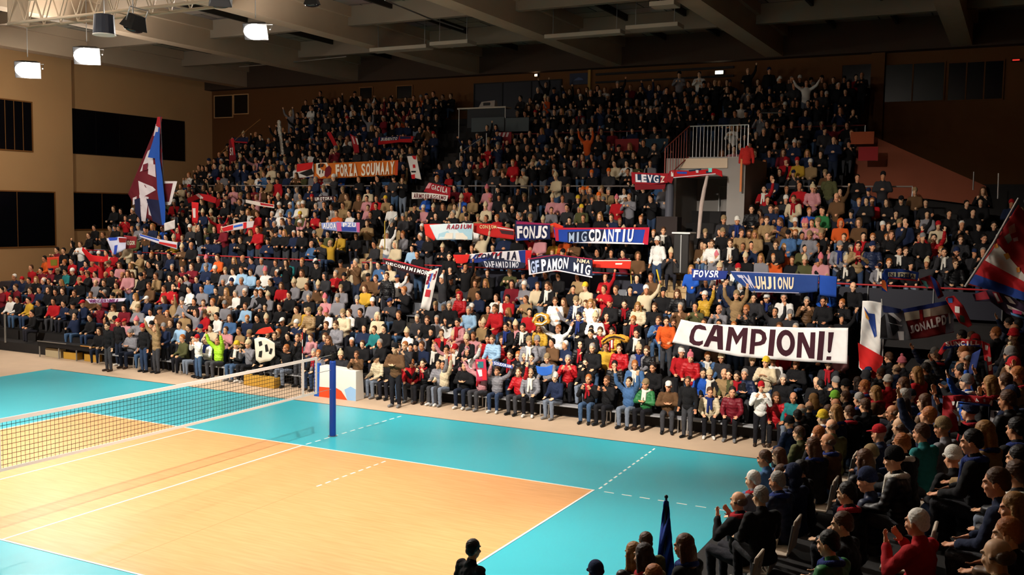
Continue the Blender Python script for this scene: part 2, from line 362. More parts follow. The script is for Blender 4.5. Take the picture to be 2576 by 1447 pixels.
# ------------------------------------------------------------------ floodlights, truss
M_lens = emit('flood_lens', (1, .95, .88), 80)
def floodlight(x, y, z, aim, label, lit=True, big=1.0):
    r = empty('floodlight', (x, y, z)); d = (Vector(aim)-Vector((x, y, z))).normalized()
    r.rotation_euler = d.to_track_quat('-Z', 'Y').to_euler(); s = big
    mb = MB(); mb.hexa([(-.28*s, -.2*s, 0), (.28*s, -.2*s, 0), (.28*s, .2*s, 0), (-.28*s, .2*s, 0), (-.16*s, -.12*s, .34*s), (.16*s, -.12*s, .34*s), (.16*s, .12*s, .34*s), (-.16*s, .12*s, .34*s)])
    hs = mb.build('housing', M_black, r, bevel=.02)
    mb = MB(); mb.ball((0, 0, -.005), (.27*s, .19*s, .09*s), 18, 10); mb.build('lens', M_lens if lit else M_glass_dark, hs, smooth=True)
    mb = MB(); mb.tube([(-.30*s, 0, .16*s), (-.30*s, 0, .5*s), (.30*s, 0, .5*s), (.30*s, 0, .16*s)], .02); mb.build('bracket', M_metal, r)
    k = r.rotation_euler.to_matrix().inverted(); mb = MB(); mb.tube([k @ Vector((0, 0, .30*s)), k @ Vector((0, 0, 16.35-z))], .02, 6); mb.build('hanger', M_metal, r)
    if 'out of view' in label: r['group'] = 'court floodlights out of view'
    return tag(r, label, 'floodlight')
A, B, C_ = FLOODS[0], FLOODS[1], FLOODS[2]
LOOK = (CAM.x-8, CAM.y+6, 1)
floodlight(A[0], A[1], A[2], (-8, -6, 2), 'lit floodlight nearest the left wall, lowest of the glaring three', big=2.1)
floodlight(B[0], B[1], B[2], (-4, -8, 2), 'lit floodlight glaring just under the left end of the lattice truss', big=2.0)
floodlight(C_[0], C_[1], C_[2], (0, -10, 2), 'lit floodlight beside the ceiling beam right of the truss', big=1.7)
q = atZ(785, 12, 13.6); floodlight(q.x, q.y, q.z, (-4, 6, 0), 'unlit white-rimmed lamp at the top edge right of the lit floodlight', lit=False, big=.9)
q = atZ(335, 72, 12.3); floodlight(q.x, q.y, q.z, (-12, 0, 0), 'unlit dark boxy lamp hung under the truss', lit=False, big=1.3)
q = atZ(555, 8, 12.2); floodlight(q.x, q.y, q.z, (-8, 6, 0), 'unlit lamp at the top edge over the end of the truss', lit=False, big=1.1)
for x, y, z, aim in [f[:4] for f in FLOODS[3:]]: floodlight(x, y, z, aim, 'lit floodlight hung above the court, out of view')
q = atZ(262, 62, 12.4); r = empty('spotlight_drum', q)
mb = MB(); mb.tube([(0, 0, -.3), (0, 0, .3)], [.34, .3], 20); mb.build('drum', mat('blue_grey_drum', '2a3040', .4), r, bevel=.02)
mb = MB(); mb.tube([(0, 0, -.33), (0, 0, -.3)], .35, 20); mb.build('pale_rim', M_white, r); mb = MB(); mb.tube([(0, 0, .3), (0, 0, 3.95)], .02, 6); mb.build('hanger', M_metal, r); tag(r, 'round dark drum-shaped spotlight hung under the truss beside a glaring lamp', 'spotlight')
# lattice truss
T0 = atZ(40, 63, 13.3); T1 = atZ(520, -4, 13.3); T1.y = T0.y = (T0.y+T1.y)/2
r = empty('lighting_truss', T0); L = T1.x-T0.x; Hh, Dp = 1.0, .8
M_tr = mat('pale_truss_metal', 'b9a994', .5, metal=.3)
for (yy, zz) in ((0, 0), (Dp, 0), (0, Hh), (Dp, Hh)):
    mb = MB(); mb.tube([(0, yy, zz), (L, yy, zz)], .055 if zz == 0 else .045); mb.build('chord', M_tr, r)
n = 11
for yy in (0, Dp):
    mb = MB()
    for i in range(n): mb.tube([(L*i/n, yy, 0), (L*(i+.5)/n, yy, Hh), (L*(i+1)/n, yy, 0)], .025, 6)
    mb.build('lattice', M_tr, r)
for i in range(n+1):
    for zz in (0, Hh): mb = MB(); mb.tube([(L*i/n, 0, zz), (L*i/n, Dp, zz)], .022, 6); mb.build('cross_bar', M_tr, r)
mb = MB(); mb.box((0, -.02, -.03), (.05, Dp+.02, Hh+.03)); mb.build('end_plate', M_tr, r)
mb = MB()
for x in (.6, L-.6): mb = MB(); mb.tube([(x, .4, Hh), (x, .4, 3.05)], .02, 6); mb.build('hanger', M_metal, r)
tag(r, 'pale metal lattice truss hung under the ceiling in the upper left corner', 'truss')
# ================================================================== people
def remeshed(mb, voxel, smooth=2, fac=.5):
    me = bpy.data.meshes.new('tmp'); me.from_pydata(mb.v, [], mb.f)
    bm = bmesh.new(); bm.from_mesh(me); bmesh.ops.recalc_face_normals(bm, faces=bm.faces); bm.to_mesh(me); bm.free()
    o = bpy.data.objects.new('tmp', me); COL.objects.link(o)
    r = o.modifiers.new('r', 'REMESH'); r.mode = 'VOXEL'; r.voxel_size = voxel; r.use_smooth_shade = True
    if smooth:
        s = o.modifiers.new('s', 'SMOOTH'); s.iterations = smooth; s.factor = fac
    dg = bpy.context.evaluated_depsgraph_get(); dg.update()
    out = bpy.data.meshes.new_from_object(o.evaluated_get(dg)); bpy.data.objects.remove(o); bpy.data.meshes.remove(me)
    return out
def coords(me):
    a = np.empty(len(me.vertices)*3); me.vertices.foreach_get('co', a); return a.reshape(-1, 3)
def wrinkle(me, amp, freq):
    c = coords(me); nr = np.empty(len(me.vertices)*3); me.vertices.foreach_get('normal', nr); nr = nr.reshape(-1, 3)
    d = (np.sin(c[:, 2]*freq+3*np.sin(c[:, 0]*freq*.6))*np.sin(c[:, 0]*freq*.8+c[:, 1]*freq*.9+1)+.6*np.sin(c[:, 2]*freq*2.1+c[:, 0]*freq))
    me.vertices.foreach_set('co', (c+nr*(amp*d)[:, None]).ravel()); me.update()

# upper body, origin at the hips, facing -Y.  shoulder joint S, lengths of the arm
SH = Vector((.185, .01, .50)); UA, FA = .29, .255
def arm(el, wr):
    e = SH+Vector(el).normalized()*UA; w = e+Vector(wr).normalized()*FA; return (SH.copy(), e, w)
def mir(t): return tuple(Vector((-v.x, v.y, v.z)) for v in t)
POSES = {   # right arm (x>0), left arm, head (yaw, pitch) in degrees, forward lean
 's': (arm((.06, -.10, -.27), (-.07, -.22, -.04)), None, (8, 6), 6),
 'a': (arm((.10, -.10, -.26), (-.24, -.10, .04)), None, (-6, 2), 2),
 'c': (arm((.08, -.16, -.22), (-.16, -.16, .13)), None, (-12, 4), 4),
 'u': (arm((.14, -.12, .18), (.06, -.06, .26)), arm((.06, -.12, -.25), (-.10, -.2, .02)), (10, -6), 2),
 'U': (arm((.12, -.14, .20), (.02, -.08, .26)), None, (0, -8), 0),
 'V': (arm((.20, -.12, .13), (.12, -.06, .24)), None, (-8, -4), 2),
 'f': (arm((.07, -.17, -.20), (-.13, -.10, .22)), None, (0, 4), 3),
 'd': (arm((.07, .03, -.29), (.02, -.08, -.26)), None, (14, 4), 1)}
HEAD_AT = Vector((0, -.035, .735)); NECK = Vector((0, .0, .575))
def rotm(yaw, pitch): return Matrix.Rotation(math.radians(yaw), 3, 'Z') @ Matrix.Rotation(math.radians(pitch), 3, 'X')
HS = 1.10   # head scale
def hp(R, v): return HEAD_AT+R @ (Vector(v)*HS)
def add_head(mb, R, coarse=False):
    def ball(c, r): mb.ball(hp(R, c), tuple(x*HS for x in r), 14, 10, R)
    ball((0, .018, .035), (.074, .094, .088)); ball((0, -.022, -.035), (.060, .070, .082)); ball((0, -.055, -.088), (.030, .028, .026))
    mb.capsule(hp(R, (-.036, -.07, .034)), hp(R, (.036, -.07, .034)), .016, .016)
    if not coarse:
        mb.capsule(hp(R, (0, -.084, .016)), hp(R, (0, -.099, -.020)), .010, .0135)     # nose
        mb.capsule(hp(R, (-.038, -.076, .032)), hp(R, (.038, -.076, .032)), .014, .014)  # brow
        for s in (-1, 1):
            ball((s*.038, -.066, -.026), (.022, .02, .02)); ball((s*.076, .012, -.008), (.010, .022, .032))
        mb.capsule(hp(R, (-.018, -.088, -.058)), hp(R, (.018, -.088, -.058)), .009, .009)   # lips
def add_hand(mb, e, w, side):
    d = (w-e).normalized(); t = Vector((-side, -.3, .2)); t = (t-d*t.dot(d)).normalized(); n = d.cross(t).normalized()*side
    palm = w+d*.055; R = Matrix((t, d, n)).transposed()
    mb.ball(palm, (.040, .052, .019), 12, 8, R); mb.capsule(w-d*.03, w+d*.03, .029, .028)
    for k, (o, L) in enumerate(((.030, .070), (.010, .080), (-.010, .074), (-.030, .058))):
        a = palm+t*o+d*.040; b = a+d*L*.5+n*.006+t*o*.12; c_ = b+d*L*.45-n*.016
        mb.capsule(a, b, .0095, .0090, 8); mb.capsule(b, c_, .0090, .0078, 8)
    a = w+d*.03+t*.030; b = a+(t*.8+d*.7).normalized()*.038; mb.capsule(a, b, .0115, .0105, 8); mb.capsule(b, b+(t*.3+d)*.026, .0105, .009, 8)
def upper_shapes(pose, coarse=False):
    r_, l_, (yaw, pitch), lean = POSES[pose]; l_ = mir(l_ if l_ else r_); R = rotm(yaw, pitch)
    sk = MB(); add_head(sk, R, coarse)
    sk.capsule(NECK-Vector((0, 0, .06)), HEAD_AT+Vector((0, .02, -.06)), .062, .056)
    if not coarse:
      sk.ball((0, .01, .40), (.15, .09, .17)); sk.ball((0, .01, .15), (.13, .09, .2)); sk.capsule((-.15, .01, .49), (.15, .01, .49), .05, .05)
    for s, (S, e, w) in ((1, r_), (-1, l_)):
        if not coarse: sk.capsule(S, e, .045, .036); sk.capsule(e, w, .036, .029)
        else: sk.capsule(w-(w-e).normalized()*.05, w, .03, .03)
        if coarse: sk.ball(w+(w-e).normalized()*.07, .052, 8, 6)
        else: add_hand(sk, e, w, s)
    jk = MB()
    jk.ball((0, .015, .00), (.185, .150, .12), 16, 10); jk.ball((0, .005, .17), (.180, .145, .20), 16, 10); jk.ball((0, .005, .37), (.195, .138, .19), 16, 10)
    jk.capsule((-.165, .012, .485), (.165, .012, .485), .078, .078, 12); jk.capsule((0, .012, .50), NECK+Vector((0, .004, .005)), .092, .074, 12)
    for s, (S, e, w) in ((1, r_), (-1, l_)):
        jk.capsule(S, e, .079, .066, 12); jk.capsule(e, w-(w-e).normalized()*.01, .066, .050, 12)
    return sk, jk, R, lean
def lower_shapes(kind):
    tr = MB(); shoes = []
    for s in (-1, 1):
        if kind == 'sit': h, k, a, t = Vector((s*.095, .02, -.01)), Vector((s*.125, -.40, .03)), Vector((s*.12, -.37, -.40)), Vector((s*.14, -.52, -.455))
        else: h, k, a, t = Vector((s*.09, .0, -.02)), Vector((s*.105, -.02, -.46)), Vector((s*.11, .01, -.84)), Vector((s*.135, -.15, -.895))
        tr.capsule(h, k, .098, .074, 12); tr.capsule(k, a+Vector((0, 0, -.01)), .072, .056, 12)
        sh = MB(); sh.capsule(Vector((a.x, a.y+.03, t.z+.01)), t, .046, .042, 10); sh.capsule(a+Vector((0, 0, -.01)), Vector((a.x, a.y, t.z+.02)), .05, .05, 10); shoes.append(sh)
    tr.ball((0, .02, .0), (.172, .135, .115), 16, 10)
    return tr, shoes
def lean_mesh(me, lean):
    me.transform(Matrix.Rotation(math.radians(lean), 4, 'X'))
def paint_face(me, R):
    c = coords(me)-np.array(HEAD_AT); loc = c @ np.array(R) / HS       # head frame
    colr = np.ones((len(c), 4)); x, y, z = loc[:, 0], loc[:, 1], loc[:, 2]; front = y < -.045
    eye = front & (np.hypot((np.abs(x)-.031)/.017, (z-.004)/.009) < 1); iris = front & (np.hypot((np.abs(x)-.031), (z-.004)) < .007)
    brow = front & (np.abs(np.abs(x)-.033) < .02) & (np.abs(z-.034) < .006)
    lips = front & (np.abs(x) < .024) & (np.abs(z+.060) < .009)
    colr[eye, :3] = (1.15, 1.25, 1.35); colr[iris | brow, :3] = (.10, .10, .10); colr[lips, :3] = (.85, .45, .45)
    ca = me.color_attributes.new('face', 'FLOAT_COLOR', 'POINT'); ca.data.foreach_set('color', colr.ravel())

def hair_shapes(kind, R=Matrix.Identity(3)):
    mb = MB()
    def ball(c, r, n=16, m=12): mb.ball(hp(R, c), tuple(x*HS for x in r), n, m, R)
    cap = lambda a, b, ra, rb: mb.capsule(hp(R, a), hp(R, b), ra*HS, rb*HS, 12)
    if kind == 'short': ball((0, .030, .050), (.082, .096, .090)); cap((-.07, .005, .02), (-.072, .0, .0), .016, .010); cap((.07, .005, .02), (.072, .0, .0), .016, .010); ball((0, .075, -.005), (.066, .045, .06))
    elif kind == 'balding': ball((0, .066, .008), (.079, .062, .056)); cap((-.072, .01, .005), (-.074, .02, .0), .015, .015); cap((.072, .01, .005), (.074, .02, .0), .015, .015)
    elif kind == 'long':
        ball((0, .030, .052), (.086, .098, .092)); ball((0, .07, -.05), (.090, .060, .12)); cap((-.078, .02, .02), (-.088, .02, -.15), .028, .036); cap((.078, .02, .02), (.088, .02, -.15), .028, .036); ball((0, .07, -.14), (.10, .05, .09))
    elif kind == 'beanie':
        ball((0, .022, .066), (.088, .102, .098)); cap((-.06, -.055, .045), (.06, -.055, .045), .022, .022); ball((0, .04, .03), (.089, .088, .05))
    elif kind == 'pompom':
        ball((0, .022, .066), (.088, .102, .098)); cap((-.06, -.055, .045), (.06, -.055, .045), .022, .022); ball((0, .04, .03), (.089, .088, .05)); ball((0, .03, .185), (.036, .036, .034))
    elif kind == 'cap':
        ball((0, .02, .062), (.084, .098, .082)); ball((0, -.10, .050), (.062, .070, .011)); ball((0, .03, .04), (.084, .09, .03))
    elif kind == 'hood':
        ball((0, .048, .040), (.104, .108, .118)); ball((0, .06, -.08), (.11, .075, .08)); cap((-.088, -.02, .02), (-.07, -.02, -.10), .026, .032); cap((.088, -.02, .02), (.07, -.02, -.10), .026, .032); cap((-.055, -.03, .11), (.055, -.03, .11), .024, .024)
    return mb
HAIR_KINDS = ('short', 'balding', 'long', 'beanie', 'pompom', 'cap', 'hood')

M_skin = obj_color_mat('skin', .5, 30, .05, .08, 'skin')
M_cloth = obj_color_mat('woven_cloth', .9, 22, .35, .16)
M_puffer = obj_color_mat('quilted_jacket', .5, 26, .3, .12, 'puffer')
M_hair = obj_color_mat('hair', .55, 70, .3, .3)
M_knit = obj_color_mat('knitted_wool', .95, 90, .6, .3)
M_denim = obj_color_mat('trouser_cloth', .85, 45, .3, .16)
M_shoe = obj_color_mat('shoe_leather', .5, 20, .1, .1)

T_BODY, T_JACKET, T_TROUS, T_SHOES, T_HAIR, T_ROT, T_SCARF = {}, {}, {}, {}, {}, {}, {}
L_UP, L_LOW, L_HAIR = {}, {}, {}     # light versions for the far crowd
def put(me, m):
    me.materials.clear(); me.materials.append(m); return me
for p in POSES:
    sk, jk, R, lean = upper_shapes(p); T_ROT[p] = (R, lean)
    b = remeshed(sk, .0095, 1, .45); paint_face(b, R); lean_mesh(b, lean); b.name = 'body'; T_BODY[p] = put(b, M_skin)
    j = remeshed(jk, .017, 3); wrinkle(j, .0045, 38); lean_mesh(j, lean); j.name = 'jacket'; T_JACKET[p] = put(j, M_cloth)
    sc = MB()
    pts = [(.10*math.cos(t), .01+.095*math.sin(t), .565+.012*math.sin(2*t)) for t in np.linspace(0, 2*PI, 17)]; sc.tube(pts, .036, 10, cap=False)
    sc.capsule((.04, -.10, .55), (.05, -.155, .30), .036, .034); sc.capsule((-.035, -.10, .55), (-.05, -.16, .22), .034, .034)
    s_ = remeshed(sc, .016, 2); lean_mesh(s_, lean); s_.name = 'scarf'; T_SCARF[p] = put(s_, M_knit)
    sk, jk, R, lean = upper_shapes(p, True)
    lb, lj = remeshed(sk, .024, 1, .3), remeshed(jk, .05, 1, .4); paint_face(lb, R); lean_mesh(lb, lean); lean_mesh(lj, lean); L_UP[p] = (lb, lj, R, lean)
for k in ('sit', 'stand'):
    tr, shs = lower_shapes(k); t = remeshed(tr, .017, 2); wrinkle(t, .0035, 34); t.name = 'trousers'; T_TROUS[k] = put(t, M_denim)
    T_SHOES[k] = [put(remeshed(s, .014, 1), M_shoe) for s in shs]
    for s in T_SHOES[k]: s.name = 'shoe'
    mb = MB(); mb.v, mb.f = list(tr.v), list(tr.f); L_LOW[k] = remeshed(mb, .06, 1, .3)
for h in HAIR_KINDS:
    m = remeshed(hair_shapes(h), .0085, 1); m.name = 'hair'
    if h in ('short', 'long', 'balding'): wrinkle(m, .0016, 120)
    T_HAIR[h] = put(m, M_hair if h in ('short', 'long', 'balding') else M_knit); L_HAIR[h] = remeshed(hair_shapes(h), .036, 1, .3)
T_JACKET_P = {p: put(T_JACKET[p].copy(), M_puffer) for p in POSES}

# colours of clothes (what the cloth itself is)
TOPS = {'k': ('121113', 'black'), 'd': ('2b2a2d', 'charcoal'), 'g': ('77757a', 'grey'), 'w': ('dcd8d2', 'white'), 'c': ('c4b394', 'cream'), 'n': ('18223c', 'navy'),
        'u': ('1f4fa8', 'blue'), 's': ('8fb0cc', 'pale blue'), 'j': ('3f5f88', 'denim blue'), 't': ('1f6b6c', 'teal'), 'r': ('a3141b', 'red'), 'm': ('6a1420', 'maroon'),
        'p': ('bb8084', 'pink'), 'o': ('c8541e', 'orange'), 'y': ('b8902c', 'yellow'), 'l': ('9fd02c', 'lime green'), 'G': ('2a6a3a', 'green'), 'b': ('5b4028', 'brown'), 'e': ('8f7450', 'tan'), 'v': ('4a4a2c', 'olive')}
HAIRS = {'d': ('short', '17110e', 'short dark hair'), 'b': ('short', '4a2f1c', 'short brown hair'), 'g': ('short', '8d8780', 'grey hair'), 'w': ('short', 'd8d2c8', 'white hair'), 'o': ('short', '9a5a2a', 'ginger hair'),
         'z': ('balding', '5a4636', 'a bald head'), 'Z': ('balding', '8d8780', 'a bald crown and grey sides'), 'L': ('long', '2a1a12', 'long dark hair'), 'l': ('long', '8a6234', 'long fair hair'), 'M': ('long', '54351f', 'long brown hair'),
         'K': ('beanie', '131214', 'a black beanie'), 'N': ('beanie', '1b2646', 'a navy beanie'), 'R': ('beanie', 'a8151c', 'a red beanie'), 'W': ('beanie', 'd9d5cc', 'a white beanie'), 'G': ('beanie', '7d7a78', 'a grey beanie'),
         'C': ('pompom', 'c8b48f', 'a cream bobble hat'), 'P': ('pompom', 'c86a74', 'a pink bobble hat'), 'O': ('beanie', 'd8641c', 'an orange hat'), 'Y': ('beanie', 'd6b22c', 'a yellow hat'), 'E': ('beanie', '8a7352', 'a tan hat'), 'V': ('beanie', '7fbf3a', 'a green hat'),
         'x': ('cap', '131216', 'a black cap'), 'q': ('cap', 'a8151c', 'a red cap'), 'X': ('cap', 'd9d5cc', 'a white cap'), 'Q': ('cap', '1b2646', 'a navy cap'), 'h': ('hood', None, 'the hood up')}
POSE_W = {'s': 'resting hands', 'a': 'arms folded', 'c': 'clapping', 'u': 'waving', 'U': 'arms up', 'V': 'arms high', 'f': 'hands raised', 'd': 'arms down'}
SKINS = ['d8a27c', 'c98e68', 'e0b08c', 'b97e5a', 'd69a76', 'caa07c']
TROUS = ['15151a', '1a2233', '2a3a55', '3a3a3e', '6d7684', '14141a', '202028', '3e5674']
def col4(h): return (*hexc(h), 1)
HOLD = Vector((0, .05, 0))
def person(loc, rz, top, hair, pose, stand, rnd, scale=1.0, trouser=None, scarf=None, shoes=True, puffer=None):
    root = empty('person', loc, rz); root.scale = (scale,)*3
    hz = .935 if stand else .50
    R, lean = T_ROT[pose]; tc = TOPS[top][0]
    def part(nm, me, col, off=(0, 0, hz), rot=None):
        o = bpy.data.objects.new(nm, me); COL.objects.link(o); o.parent = root; o.location = off; o.color = col4(col)
        if rot is not None: o.rotation_euler = rot
        return o
    body = part('body', T_BODY[pose], rnd.choice(SKINS))
    puffer = rnd.random() < .35 if puffer is None else puffer
    part('jacket', (T_JACKET_P if puffer else T_JACKET)[pose], tc)
    kind, hcol, _ = HAIRS[hair]
    Lm = Matrix.Rotation(math.radians(lean), 4, 'X'); M4 = Lm @ Matrix.Translation(HEAD_AT) @ R.to_4x4() @ Matrix.Translation(-HEAD_AT)
    nm = {'short': 'hair', 'balding': 'hair', 'long': 'hair', 'beanie': 'knitted_hat', 'pompom': 'knitted_hat', 'cap': 'cap', 'hood': 'hood'}[kind]
    h = part(nm, T_HAIR[kind], hcol or tc); h.matrix_local = Matrix.Translation((0, 0, hz)) @ M4
    part('trousers', T_TROUS['stand' if stand else 'sit'], trouser or rnd.choice(TROUS))
    if shoes:
        sc_ = rnd.choice(['141416', '1a1a1c', 'cfccc6', '3a2a20', '777'*2])
        for s in T_SHOES['stand' if stand else 'sit']: part('shoe', s, sc_)
    if scarf: part('scarf', T_SCARF[pose], scarf)
    return root
HEAD_H = {True: .935+.72, False: .50+.72}     # height of the face above the foot level
